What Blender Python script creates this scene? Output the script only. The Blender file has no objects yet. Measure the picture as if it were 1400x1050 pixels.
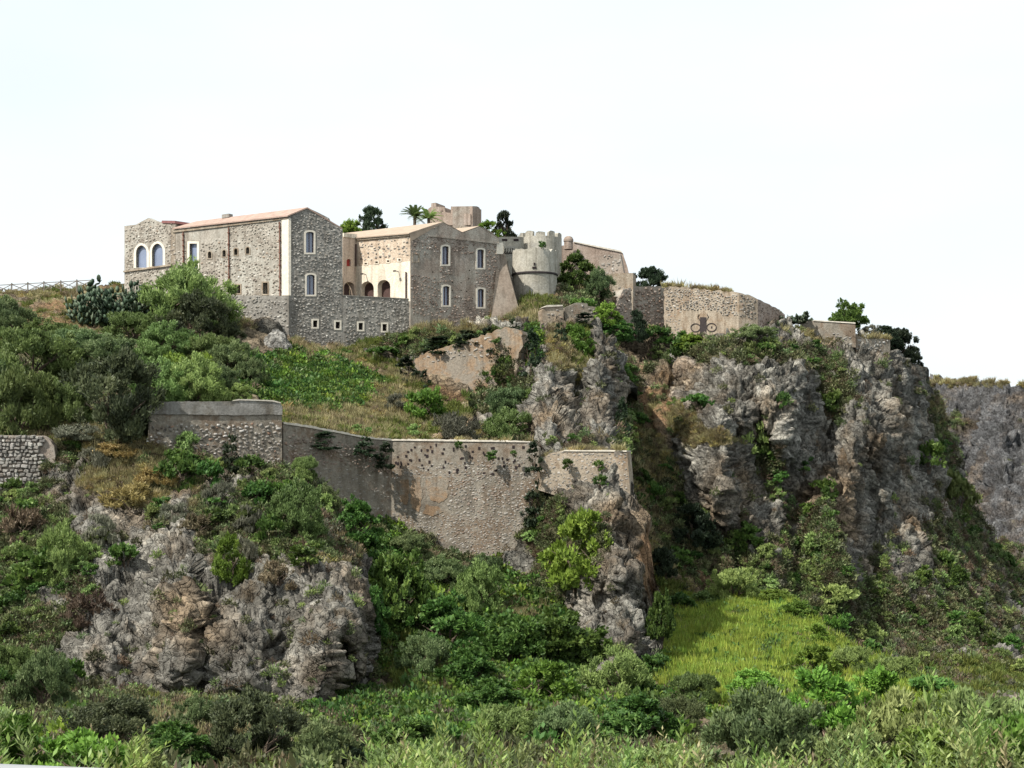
import bpy, bmesh, math, random, time
import numpy as np
from mathutils import Vector, Matrix
from mathutils.bvhtree import BVHTree
from mathutils.geometry import tessellate_polygon

T0 = time.time()
random.seed(7)
RNG = np.random.default_rng(7)
scene = bpy.context.scene
COL = scene.collection
R = math.radians

# ------------------------------------------------------------------ camera, sky, sun, exposure
F, CU, CV = 1923.0, 700.0, 640.0          # focal length in picture units, vanishing column, horizon row
cam_d = bpy.data.cameras.new('camera')
cam = bpy.data.objects.new('camera', cam_d)
COL.objects.link(cam)
cam_d.sensor_width = 36.0
cam_d.lens = 36.0 * F / 1400.0
cam_d.shift_y = (CV - 525.0) / 1400.0
cam_d.clip_start = 0.2
cam_d.clip_end = 6000.0
cam.rotation_euler = (R(90), 0, 0)
scene.camera = cam

SUN = Vector((-0.80, -0.64, 1.15)).normalized()
world = bpy.data.worlds.new('World')
scene.world = world
world.use_nodes = True
wn, wl = world.node_tree.nodes, world.node_tree.links
wn.clear()
w_out = wn.new('ShaderNodeOutputWorld')
w_bg = wn.new('ShaderNodeBackground')
w_sky = wn.new('ShaderNodeTexSky')
w_sky.sky_type = 'NISHITA'
w_sky.sun_disc = False
w_sky.sun_elevation = math.asin(SUN.z)
w_sky.sun_rotation = math.atan2(SUN.x, SUN.y)
w_sky.dust_density = 3.0
w_sky.air_density = 1.0
# thin high cloud veil over the whole sky, a little broken
w_tc = wn.new('ShaderNodeTexCoord')
w_map = wn.new('ShaderNodeMapping')
w_map.inputs['Scale'].default_value = (1.0, 1.0, 3.0)
w_nz = wn.new('ShaderNodeTexNoise')
w_nz.inputs['Scale'].default_value = 2.2
w_nz.inputs['Detail'].default_value = 4
w_rmp = wn.new('ShaderNodeValToRGB')
w_rmp.color_ramp.elements[0].position = 0.32
w_rmp.color_ramp.elements[0].color = (0.80, 0.80, 0.80, 1)
w_rmp.color_ramp.elements[1].position = 0.62
w_rmp.color_ramp.elements[1].color = (0.95, 0.95, 0.95, 1)
w_mix = wn.new('ShaderNodeMix')
w_mix.data_type = 'RGBA'
w_mix.inputs[7].default_value = (5.95, 6.4, 6.6, 1)
wl.new(w_tc.outputs['Generated'], w_map.inputs['Vector'])
wl.new(w_map.outputs['Vector'], w_nz.inputs['Vector'])
wl.new(w_nz.outputs['Fac'], w_rmp.inputs['Fac'])
wl.new(w_rmp.outputs['Color'], w_mix.inputs[0])
wl.new(w_sky.outputs['Color'], w_mix.inputs[6])
wl.new(w_mix.outputs[2], w_bg.inputs['Color'])
w_bg.inputs['Strength'].default_value = 0.1
wl.new(w_bg.outputs['Background'], w_out.inputs['Surface'])

sun_d = bpy.data.lights.new('sun', 'SUN')
sun_d.energy = 4.0
sun_d.angle = R(0.6)
sun_d.color = (1.0, 0.95, 0.87)
sun = bpy.data.objects.new('sun', sun_d)
COL.objects.link(sun)
sun.rotation_euler = SUN.to_track_quat('Z', 'Y').to_euler()

vs = scene.view_settings
vs.view_transform = 'Standard'
vs.look = 'None'
vs.exposure = 0.8
vs.gamma = 1.0
vs.use_curve_mapping = False
scene.cycles.max_bounces = 6
scene.cycles.transparent_max_bounces = 6

# ------------------------------------------------------------------ helpers
def P(u, v, Y):
    """the place seen at picture column u and row v when it stands Y metres away"""
    return Vector(((u - CU) / F * Y, Y, (CV - v) / F * Y))

def tag(o, label=None, cat=None, group=None, kind=None):
    if label: o['label'] = label
    if cat: o['category'] = cat
    if group: o['group'] = group
    if kind: o['kind'] = kind
    return o

def empty(name, loc, label=None, cat=None, group=None):
    o = bpy.data.objects.new(name, None)
    o.empty_display_size = 0.3
    COL.objects.link(o)
    o.location = loc
    return tag(o, label, cat, group)

def link_mesh(name, me, mat=None, parent=None, loc=None):
    o = bpy.data.objects.new(name, me)
    COL.objects.link(o)
    if mat and not me.materials: me.materials.append(mat)
    if parent:
        o.parent = parent
        if loc is None and parent.parent is None:
            o.matrix_parent_inverse = Matrix.Translation(-parent.location) if parent.type == 'EMPTY' else Matrix.Identity(4)
    if loc is not None: o.location = loc
    return o

class MB:
    """collects polygons of one mesh, in place"""
    def __init__(s): s.v, s.f, s.m = [], [], []
    def add(s, verts, faces, mi=0):
        b = len(s.v)
        s.v += [tuple(x) for x in verts]
        s.f += [tuple(i + b for i in f) for f in faces]
        s.m += [mi] * len(faces)
        return s
    def box(s, c, ax, ay, az):
        c, ax, ay, az = Vector(c), Vector(ax), Vector(ay), Vector(az)
        vs_ = [c + i * ax + j * ay + k * az for k in (-1, 1) for j in (-1, 1) for i in (-1, 1)]
        return s.add(vs_, [(0, 2, 3, 1), (4, 5, 7, 6), (0, 1, 5, 4), (2, 6, 7, 3), (0, 4, 6, 2), (1, 3, 7, 5)])
    def tube(s, pts, rad, n=6, cap=True):
        pts = [Vector(p) for p in pts]
        rr = rad if isinstance(rad, (list, tuple)) else [rad] * len(pts)
        vs_, fs = [], []
        for i, p in enumerate(pts):
            d = (pts[min(i + 1, len(pts) - 1)] - pts[max(i - 1, 0)]).normalized()
            a = d.cross(Vector((0, 0, 1)) if abs(d.z) < .9 else Vector((1, 0, 0))).normalized()
            b = d.cross(a)
            for k in range(n):
                t = 2 * math.pi * k / n
                vs_.append(p + (a * math.cos(t) + b * math.sin(t)) * rr[i])
        for i in range(len(pts) - 1):
            for k in range(n):
                fs.append((i * n + k, i * n + (k + 1) % n, (i + 1) * n + (k + 1) % n, (i + 1) * n + k))
        if cap:
            fs.append(tuple(range(n)))
            fs.append(tuple((len(pts) - 1) * n + k for k in range(n)))
        return s.add(vs_, fs)
    def mesh(s, name, mats=()):
        me = bpy.data.meshes.new(name)
        me.from_pydata(s.v, [], s.f)
        for m in (mats if isinstance(mats, (list, tuple)) else [mats]): me.materials.append(m)
        if any(s.m): me.polygons.foreach_set('material_index', s.m)
        bm = bmesh.new(); bm.from_mesh(me)
        bmesh.ops.recalc_face_normals(bm, faces=bm.faces)
        bm.to_mesh(me); bm.free()
        me.update()
        return me
    def build(s, name, mats, parent=None):
        o = bpy.data.objects.new(name, s.mesh(name, mats))
        COL.objects.link(o)
        if parent:
            o.parent = parent
            # geometry is written in world metres; parts built this way sit at the world origin
            if parent.type == 'EMPTY': o.matrix_parent_inverse = Matrix.Translation(parent.location).inverted()
        return o

def fast_mesh(name, verts, quads=None, tris=None, attrs=None, smooth=False):
    me = bpy.data.meshes.new(name)
    verts = np.asarray(verts, np.float32)
    me.vertices.add(len(verts))
    me.vertices.foreach_set('co', verts.ravel())
    loops, sizes = [], []
    if quads is not None and len(quads):
        loops.append(np.asarray(quads, np.int32).ravel()); sizes.append(np.full(len(quads), 4, np.int32))
    if tris is not None and len(tris):
        loops.append(np.asarray(tris, np.int32).ravel()); sizes.append(np.full(len(tris), 3, np.int32))
    loops = np.concatenate(loops); sizes = np.concatenate(sizes)
    me.loops.add(len(loops)); me.loops.foreach_set('vertex_index', loops)
    me.polygons.add(len(sizes))
    starts = np.concatenate([[0], np.cumsum(sizes)[:-1]]).astype(np.int32)
    me.polygons.foreach_set('loop_start', starts)
    if smooth: me.polygons.foreach_set('use_smooth', np.ones(len(sizes), bool))
    for k, a in (attrs or {}).items():
        a = np.asarray(a, np.float32)
        if a.ndim == 1:
            at = me.attributes.new(k, 'FLOAT', 'POINT'); at.data.foreach_set('value', a)
        else:
            at = me.attributes.new(k, 'FLOAT_COLOR', 'POINT')
            if a.shape[1] == 3: a = np.hstack([a, np.ones((len(a), 1), np.float32)])
            at.data.foreach_set('color', a.ravel())
    me.update(calc_edges=True)
    me.validate()
    return me

# ---- noise in numpy
_perm = RNG.permutation(4096).astype(np.int64)
_grad = RNG.normal(size=(4096, 3)); _grad /= np.linalg.norm(_grad, axis=1)[:, None]
_cell = RNG.random((4096, 3))
def _hash(i, j, k):
    return _perm[(_perm[(_perm[i & 4095] + j) & 4095] + k) & 4095]
def perlin(p):
    p = np.asarray(p, np.float64)
    i = np.floor(p).astype(np.int64); f = p - i
    w = f * f * f * (f * (f * 6 - 15) + 10)
    out = 0.0
    for a in (0, 1):
        for b in (0, 1):
            for c in (0, 1):
                g = _grad[_hash(i[:, 0] + a, i[:, 1] + b, i[:, 2] + c)]
                d = g[:, 0] * (f[:, 0] - a) + g[:, 1] * (f[:, 1] - b) + g[:, 2] * (f[:, 2] - c)
                wt = (w[:, 0] if a else 1 - w[:, 0]) * (w[:, 1] if b else 1 - w[:, 1]) * (w[:, 2] if c else 1 - w[:, 2])
                out = out + wt * d
    return out * 1.5
def fbm(p, n=4, ridged=False):
    s, a, t = 0.0, 1.0, 0.0
    for k in range(n):
        x = perlin(p * 2.03 ** k + 17.3 * k)
        s = s + a * ((1 - 2 * np.abs(x)) if ridged else x)
        t += a; a *= 0.5
    return s / t
def worley(p):
    p = np.asarray(p, np.float64)
    i = np.floor(p).astype(np.int64)
    f1 = np.full(len(p), 9.0); f2 = np.full(len(p), 9.0); idc = np.zeros(len(p), np.int64)
    for a in (-1, 0, 1):
        for b in (-1, 0, 1):
            for c in (-1, 0, 1):
                h = _hash(i[:, 0] + a, i[:, 1] + b, i[:, 2] + c)
                q = i + np.array([a, b, c]) + _cell[h]
                d = np.sqrt(((q - p) ** 2).sum(1))
                nearer = d < f1
                f2 = np.where(nearer, f1, np.minimum(f2, d))
                idc = np.where(nearer, h, idc)
                f1 = np.where(nearer, d, f1)
    return f1, f2, _cell[idc, 0]
_fg = RNG.normal(size=(4096, 3))
def facets(p):
    """broken rock: every cell is a block with its own tilted face; also the joint distance"""
    p = np.asarray(p, np.float64)
    i = np.floor(p).astype(np.int64)
    f1 = np.full(len(p), 9.0); f2 = np.full(len(p), 9.0); idc = np.zeros(len(p), np.int64); dv = np.zeros_like(p)
    for a in (-1, 0, 1):
        for b in (-1, 0, 1):
            for c in (-1, 0, 1):
                h = _hash(i[:, 0] + a, i[:, 1] + b, i[:, 2] + c)
                r = p - (i + np.array([a, b, c]) + _cell[h])
                d = np.sqrt((r ** 2).sum(1))
                nearer = d < f1
                f2 = np.where(nearer, f1, np.minimum(f2, d))
                idc = np.where(nearer, h, idc); dv = np.where(nearer[:, None], r, dv)
                f1 = np.where(nearer, d, f1)
    return (_fg[idc] * dv).sum(1) * .55 + (_cell[idc, 0] - .5) * .9, f2 - f1
def sstep(a, b, x):
    t = np.clip((x - a) / (b - a), 0, 1)
    return t * t * (3 - 2 * t)

# ------------------------------------------------------------------ materials
def new_mat(name):
    m = bpy.data.materials.new(name); m.use_nodes = True
    n = m.node_tree.nodes; n.clear()
    out = n.new('ShaderNodeOutputMaterial')
    b = n.new('ShaderNodeBsdfPrincipled')
    m.node_tree.links.new(b.outputs[0], out.inputs['Surface'])
    return m, n, m.node_tree.links, b, out
def ramp(n, cols, pos=None):
    r = n.new('ShaderNodeValToRGB')
    e = r.color_ramp.elements
    while len(e) < len(cols): e.new(0.5)
    for i, c in enumerate(cols):
        e[i].position = pos[i] if pos else i / (len(cols) - 1)
        e[i].color = (*c, 1)
    return r
def noise(n, l, scale, detail=4, rough=0.55, vec=None, dist=0.0):
    t = n.new('ShaderNodeTexNoise')
    t.inputs['Scale'].default_value = scale
    t.inputs['Detail'].default_value = detail
    t.inputs['Roughness'].default_value = rough
    t.inputs['Distortion'].default_value = dist
    if vec: l.new(vec, t.inputs['Vector'])
    return t
def mixc(n, l, fac, a, b, mode='MIX'):
    m = n.new('ShaderNodeMix'); m.data_type = 'RGBA'; m.blend_type = mode
    for s, x in ((0, fac), (6, a), (7, b)):
        if isinstance(x, (int, float)): m.inputs[s].default_value = x
        elif isinstance(x, tuple): m.inputs[s].default_value = (*x, 1)
        else: l.new(x, m.inputs[s])
    return m.outputs[2]
def bump(n, l, h, strength, dist, b):
    k = n.new('ShaderNodeBump'); k.inputs['Strength'].default_value = strength
    k.inputs['Distance'].default_value = dist
    l.new(h, k.inputs['Height']); l.new(k.outputs[0], b.inputs['Normal'])

def wall_mat(name, cols, patch=None, scale=0.5, bmp=0.5, speck=0.0, pscale=.22, plo=.5, phi=.62):
    m, n, l, b, _ = new_mat(name)
    g = n.new('ShaderNodeNewGeometry').outputs['Position']
    a = noise(n, l, scale, 8, 0.65, g)
    rp = ramp(n, cols, [0.3 + 0.4 * i / (len(cols) - 1) for i in range(len(cols))]); l.new(a.outputs['Fac'], rp.inputs['Fac'])
    c = rp.outputs['Color']
    if patch:
        q = noise(n, l, pscale, 6, 0.7, g, .4); pr = ramp(n, [(0, 0, 0), (1, 1, 1)], [plo, phi]); l.new(q.outputs['Fac'], pr.inputs['Fac'])
        c = mixc(n, l, pr.outputs['Color'], c, patch)
    # runs of dirt: noise stretched downwards
    mp = n.new('ShaderNodeMapping'); mp.inputs['Scale'].default_value = (1.6, 1.6, 0.16); l.new(g, mp.inputs['Vector'])
    st = noise(n, l, 1.0, 5, 0.6, mp.outputs[0]); sr = ramp(n, [(0.62, 0.6, 0.58), (1, 1, 1)], [0.36, 0.52]); l.new(st.outputs['Fac'], sr.inputs['Fac'])
    c = mixc(n, l, 0.75, c, sr.outputs['Color'], 'MULTIPLY')
    fine = noise(n, l, 5.0, 6, 0.75, g)
    fr = ramp(n, [(0.55, 0.54, 0.52), (1.25, 1.25, 1.25)], [0.3, 0.7]); l.new(fine.outputs['Fac'], fr.inputs['Fac'])
    c = mixc(n, l, 0.8, c, fr.outputs['Color'], 'MULTIPLY')
    l.new(c, b.inputs['Base Color'])
    b.inputs['Roughness'].default_value = 0.92
    b.inputs['Specular IOR Level'].default_value = 0.15
    bump(n, l, fine.outputs['Fac'], bmp, 0.12, b)
    return m

def plain(name, col, rough=0.7, metal=0.0, spec=0.3, var=0.25, scale=3.0):
    m, n, l, b, _ = new_mat(name)
    tc = n.new('ShaderNodeNewGeometry').outputs['Position']
    t = noise(n, l, scale, 5, 0.6, tc)
    r = ramp(n, [tuple(x * (1 - var) for x in col), tuple(min(1, x * (1 + var)) for x in col)], [0.3, 0.7])
    l.new(t.outputs['Fac'], r.inputs['Fac']); l.new(r.outputs['Color'], b.inputs['Base Color'])
    b.inputs['Roughness'].default_value = rough; b.inputs['Metallic'].default_value = metal
    b.inputs['Specular IOR Level'].default_value = spec
    return m

def stone_mat(name):
    m, n, l, b, _ = new_mat(name)
    at = n.new('ShaderNodeAttribute'); at.attribute_name = 'scol'
    g = n.new('ShaderNodeNewGeometry').outputs['Position']
    t = noise(n, l, 6.0, 6, 0.7, g)
    r = ramp(n, [(0.6, 0.6, 0.6), (1.2, 1.2, 1.2)], [0.3, 0.7]); l.new(t.outputs['Fac'], r.inputs['Fac'])
    l.new(mixc(n, l, 0.8, at.outputs['Color'], r.outputs['Color'], 'MULTIPLY'), b.inputs['Base Color'])
    b.inputs['Roughness'].default_value = 0.9; b.inputs['Specular IOR Level'].default_value = 0.2
    bump(n, l, t.outputs['Fac'], 0.5, 0.05, b)
    return m

def leaf_mat(name, dark, mid, light, trans=0.3, rv=0.35, rough=0.55):
    m, n, l, b, out = new_mat(name)
    at = n.new('ShaderNodeAttribute'); at.attribute_name = 'tint'
    oi = n.new('ShaderNodeObjectInfo')
    r = ramp(n, [dark, mid, light], [0.05, 0.5, 0.95]); l.new(at.outputs['Fac'], r.inputs['Fac'])
    hs = n.new('ShaderNodeHueSaturation')
    mr = n.new('ShaderNodeMapRange'); mr.inputs[3].default_value = 1 - rv; mr.inputs[4].default_value = 1 + rv
    l.new(oi.outputs['Random'], mr.inputs[0]); l.new(mr.outputs[0], hs.inputs['Value'])
    m2 = n.new('ShaderNodeMath'); m2.operation = 'MULTIPLY'; m2.inputs[1].default_value = 7.31; l.new(oi.outputs['Random'], m2.inputs[0])
    fr = n.new('ShaderNodeMath'); fr.operation = 'FRACT'; l.new(m2.outputs[0], fr.inputs[0])
    mh = n.new('ShaderNodeMapRange'); mh.inputs[3].default_value = 0.475; mh.inputs[4].default_value = 0.52
    l.new(fr.outputs[0], mh.inputs[0]); l.new(mh.outputs[0], hs.inputs['Hue'])
    l.new(r.outputs['Color'], hs.inputs['Color'])
    c = hs.outputs['Color']
    l.new(c, b.inputs['Base Color'])
    b.inputs['Roughness'].default_value = rough; b.inputs['Specular IOR Level'].default_value = 0.25
    tr = n.new('ShaderNodeBsdfTranslucent'); l.new(c, tr.inputs['Color'])
    mx = n.new('ShaderNodeMixShader'); mx.inputs[0].default_value = trans
    l.new(b.outputs[0], mx.inputs[1]); l.new(tr.outputs[0], mx.inputs[2]); l.new(mx.outputs[0], out.inputs['Surface'])
    return m

def terrain_mat(name, rock, light, brown, rockscale=0.35, blue=0.0):
    """rock whose growth (attributes grass, dry, scrub, earth, bramble) is mixed in"""
    m, n, l, b, _ = new_mat(name)
    g = n.new('ShaderNodeNewGeometry').outputs['Position']
    mp = n.new('ShaderNodeMapping'); mp.inputs['Scale'].default_value = (1, 1, 0.8); l.new(g, mp.inputs['Vector'])
    a = noise(n, l, rockscale, 9, 0.68, mp.outputs[0], 0.6)
    r = ramp(n, [brown, tuple(x * .8 for x in rock), rock, tuple(.5 * (x + y) for x, y in zip(rock, light)), light], [0.3, 0.42, 0.5, 0.6, 0.72]); l.new(a.outputs['Fac'], r.inputs['Fac'])
    c = r.outputs['Color']
    s2 = noise(n, l, 0.12, 5, 0.6, g)
    rr = ramp(n, [(0.88, 0.66, 0.46), (1, 1, 1), (0.98, 1.0, 0.99)], [0.36, 0.52, 0.7]); l.new(s2.outputs['Fac'], rr.inputs['Fac'])
    c = mixc(n, l, 0.8, c, rr.outputs['Color'], 'MULTIPLY')
    fine = noise(n, l, 2.6, 7, 0.68, g)
    fr = ramp(n, [(0.34, 0.33, 0.31), (1, 1, 1), (1.5, 1.5, 1.46)], [0.36, 0.5, 0.64]); l.new(fine.outputs['Fac'], fr.inputs['Fac'])
    ba_ = n.new('ShaderNodeAttribute'); ba_.attribute_name = 'block'
    br = ramp(n, [(0.60, 0.59, 0.57), (1, 1, 1), (1.55, 1.55, 1.52)], [0.15, 0.5, 0.9]); l.new(ba_.outputs['Fac'], br.inputs['Fac'])
    c = mixc(n, l, 1.0, c, br.outputs['Color'], 'MULTIPLY')
    c = mixc(n, l, 0.9, c, fr.outputs['Color'], 'MULTIPLY')
    vo = n.new('ShaderNodeTexVoronoi'); vo.feature = 'DISTANCE_TO_EDGE'; vo.inputs['Scale'].default_value = 1.5
    wv = n.new('ShaderNodeVectorMath'); wv.operation = 'ADD'; l.new(mp.outputs[0], wv.inputs[0]); l.new(noise(n, l, .8, 4, .6, g).outputs['Color'], wv.inputs[1]); l.new(wv.outputs[0], vo.inputs['Vector'])
    vr = ramp(n, [(0, 0, 0), (1, 1, 1)], [0.0, 0.07]); l.new(vo.outputs['Distance'], vr.inputs['Fac'])
    hsum = n.new('ShaderNodeMath'); hsum.operation = 'MULTIPLY_ADD'; l.new(vr.outputs['Color'], hsum.inputs[0]); hsum.inputs[1].default_value = .45; l.new(fine.outputs['Fac'], hsum.inputs[2])
    for nm, c0, c1 in (('earth', (0.13, 0.075, 0.04), (0.24, 0.15, 0.085)), ('scrub', (0.045, 0.043, 0.026), (0.11, 0.10, 0.058)),
                       ('grass', (0.04, 0.06, 0.014), (0.12, 0.13, 0.03)), ('dry', (0.11, 0.105, 0.045), (0.25, 0.23, 0.11)),
                       ('bramble', (0.025, 0.045, 0.012), (0.06, 0.085, 0.02)), ('plaster', (0.16, 0.12, 0.08), (0.32, 0.265, 0.20))):
        at = n.new('ShaderNodeAttribute'); at.attribute_name = nm
        cc = mixc(n, l, fr.outputs['Color'], c0, c1)
        c = mixc(n, l, at.outputs['Fac'], c, cc)
    l.new(c, b.inputs['Base Color'])
    b.inputs['Roughness'].default_value = 0.95; b.inputs['Specular IOR Level'].default_value = 0.12
    bump(n, l, hsum.outputs[0], 1.0, 0.35, b)
    return m

M = {}
M['rock'] = terrain_mat('grey_rock', (0.158, 0.150, 0.132), (0.32, 0.305, 0.27), (0.10, 0.078, 0.053))
M['rock_right'] = terrain_mat('weathered_rock', (0.158, 0.150, 0.132), (0.33, 0.314, 0.278), (0.105, 0.08, 0.055))
M['rock_far'] = terrain_mat('far_rock', (0.092, 0.092, 0.095), (0.14, 0.14, 0.142), (0.066, 0.061, 0.057), 0.2)
M['soil'] = terrain_mat('hill_soil', (0.15, 0.12, 0.085), (0.24, 0.20, 0.15), (0.09, 0.07, 0.045))
M['wall_sunny'] = wall_mat('rubble_wall_tan', [(0.22, 0.19, 0.155), (0.34, 0.31, 0.265), (0.42, 0.39, 0.34)], (0.40, 0.385, 0.34))
M['wall_grey'] = wall_mat('rubble_wall_grey', [(0.19, 0.178, 0.16), (0.27, 0.255, 0.23), (0.35, 0.335, 0.30)])
M['wall_brown'] = wall_mat('rubble_wall_brown', [(0.21, 0.165, 0.135), (0.30, 0.255, 0.215), (0.35, 0.315, 0.275)], (0.36, 0.335, 0.29), .6, .6)
M['wall_keep'] = wall_mat('keep_wall', [(0.25, 0.19, 0.155), (0.33, 0.265, 0.22), (0.38, 0.32, 0.28)])
M['wall_tower'] = wall_mat('tower_render', [(0.25, 0.235, 0.195), (0.38, 0.36, 0.305), (0.48, 0.46, 0.40)], (0.30, 0.29, 0.26))
M['wall_plaster'] = wall_mat('old_plaster', [(0.27, 0.225, 0.175), (0.36, 0.31, 0.245), (0.43, 0.375, 0.30)], (0.27, 0.205, 0.145), .5, .6, 0, .5, .47, .6)
M['wall_terrace'] = wall_mat('terrace_render', [(0.16, 0.14, 0.115), (0.255, 0.23, 0.19), (0.35, 0.32, 0.275)], (0.20, 0.155, 0.115), .5, .7, 0, .5, .48, .6)
M['wall_ochre'] = wall_mat('ochre_plaster', [(0.21, 0.15, 0.10), (0.28, 0.195, 0.125), (0.31, 0.255, 0.195)], (0.25, 0.22, 0.18), .6, .7, 0, .5, .46, .56)
M['cream'] = wall_mat('cream_render', [(0.66, 0.58, 0.47), (0.72, 0.645, 0.53), (0.76, 0.69, 0.58)], None, .4, .1)
M['cream_worn'] = wall_mat('worn_cream_stone', [(0.44, 0.34, 0.25), (0.56, 0.46, 0.36), (0.66, 0.57, 0.46)], None, 1.2, .6)
M['shaded_cream'] = wall_mat('shaded_cream', [(0.56, 0.44, 0.34), (0.60, 0.48, 0.38), (0.64, 0.52, 0.42)], None, .4, .1)  # cream made darker and pinker: the end wall's shade is put into the colour
M['trim'] = plain('pale_stone_trim', (0.62, 0.57, 0.48), .85, var=.15)
M['coping'] = plain('pale_coping', (0.50, 0.46, 0.39), .9, var=.25)
M['roof'] = plain('terracotta_roof', (0.33, 0.235, 0.19), .85, var=.2, scale=1.5)
M['roof_tan'] = plain('tan_roof', (0.34, 0.265, 0.20), .85, var=.15, scale=1.5)
M['roof_red'] = plain('dark_red_roof', (0.20, 0.09, 0.085), .8)
M['glass'] = plain('window_glass', (0.17, 0.205, 0.29), 0.15, 0.0, 0.8, .12, .6)  # blue-grey base colour carries the sky's reflection in the panes
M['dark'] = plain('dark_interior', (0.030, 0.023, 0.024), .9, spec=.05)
M['frame_dark'] = plain('dark_wood', (0.07, 0.04, 0.035), .6)
M['red'] = plain('red_shutter', (0.28, 0.03, 0.025), .6)
M['pipe'] = plain('rusty_copper_pipe', (0.17, 0.075, 0.05), .6)
M['black'] = plain('black_lava_stone', (0.035, 0.028, 0.028), .85)
M['stone'] = stone_mat('loose_stone')
M['wood'] = plain('grey_wood', (0.17, 0.145, 0.12), .85)
M['bark'] = plain('bark', (0.10, 0.075, 0.055), .9, scale=8)
M['metal'] = plain('galvanised_rail', (0.30, 0.305, 0.31), .45, .2, .5, .08)
M['white_rock'] = terrain_mat('pale_boulder', (0.42, 0.41, 0.395), (0.62, 0.60, 0.57), (0.20, 0.18, 0.16), 0.8)
LM = dict(
    olive=leaf_mat('olive_leaf', (0.08, 0.122, 0.038), (0.165, 0.235, 0.07), (0.27, 0.35, 0.12), .3, .45),
    dark=leaf_mat('dark_leaf', (0.016, 0.026, 0.014), (0.032, 0.052, 0.026), (0.07, 0.10, 0.05)),
    shade=leaf_mat('shade_leaf', (0.03, 0.042, 0.022), (0.062, 0.082, 0.038), (0.12, 0.145, 0.07), .3, .1),
    dusk=leaf_mat('dusky_leaf', (0.055, 0.085, 0.036), (0.115, 0.162, 0.064), (0.20, 0.25, 0.11)),
    bright=leaf_mat('fresh_leaf', (0.055, 0.105, 0.016), (0.12, 0.21, 0.03), (0.22, 0.33, 0.06)),
    deep=leaf_mat('deep_green_leaf', (0.026, 0.058, 0.014), (0.062, 0.125, 0.026), (0.14, 0.225, 0.05)),
    sage=leaf_mat('sage_leaf', (0.08, 0.115, 0.035), (0.16, 0.21, 0.07), (0.28, 0.34, 0.135)),
    grey=leaf_mat('grey_leaf', (0.075, 0.08, 0.052), (0.135, 0.138, 0.095), (0.22, 0.218, 0.16)),
    yellow=leaf_mat('dry_yellow_leaf', (0.16, 0.13, 0.04), (0.30, 0.25, 0.085), (0.44, 0.38, 0.16)),
    cactus=leaf_mat('cactus_skin', (0.035, 0.06, 0.035), (0.06, 0.10, 0.055), (0.14, 0.175, 0.11), 0.02),
    dry=leaf_mat('dry_grass', (0.15, 0.125, 0.06), (0.27, 0.245, 0.12), (0.43, 0.385, 0.21)),
    grass=leaf_mat('green_grass', (0.06, 0.085, 0.018), (0.125, 0.155, 0.035), (0.22, 0.25, 0.07)),
    lawn=leaf_mat('meadow_grass', (0.115, 0.175, 0.026), (0.22, 0.30, 0.042), (0.38, 0.45, 0.095), .35, .4),
    scrub=leaf_mat('scrub_leaf', (0.038, 0.045, 0.02), (0.085, 0.095, 0.042), (0.165, 0.17, 0.085), .2, .5),
    brown=leaf_mat('withered_scrub', (0.06, 0.042, 0.026), (0.125, 0.095, 0.058), (0.21, 0.17, 0.11), .2, .4),
    shoot=leaf_mat('pale_shoot_leaf', (0.10, 0.165, 0.035), (0.19, 0.285, 0.065), (0.36, 0.45, 0.16), .4, .25, .4),
    stem=leaf_mat('shoot_stem', (0.16, 0.17, 0.08), (0.26, 0.27, 0.14), (0.36, 0.36, 0.22), 0.0),
)

# ------------------------------------------------------------------ terrain
def tps(ctrl):
    c = np.array(ctrl, float); xy = c[:, :2] / 100.0; z = c[:, 2]; n = len(c)
    def k(r2): return np.where(r2 > 1e-12, 0.5 * r2 * np.log(np.maximum(r2, 1e-12)), 0)
    d2 = ((xy[:, None] - xy[None]) ** 2).sum(-1)
    A = np.zeros((n + 3, n + 3)); A[:n, :n] = k(d2) + 1e-3 * np.eye(n)
    A[:n, n] = 1; A[:n, n + 1:] = xy; A[n, :n] = 1; A[n + 1:, :n] = xy.T
    w = np.linalg.solve(A, np.concatenate([z, [0, 0, 0]]))
    def f(u, v):
        p = np.stack([u, v], -1) / 100.0
        out = np.empty(len(p))
        for s in range(0, len(p), 40000):
            q = p[s:s + 40000]
            out[s:s + 40000] = k(((q[:, None] - xy[None]) ** 2).sum(-1)) @ w[:n] + w[n] + q @ w[n + 1:]
        return out
    return f

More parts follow.
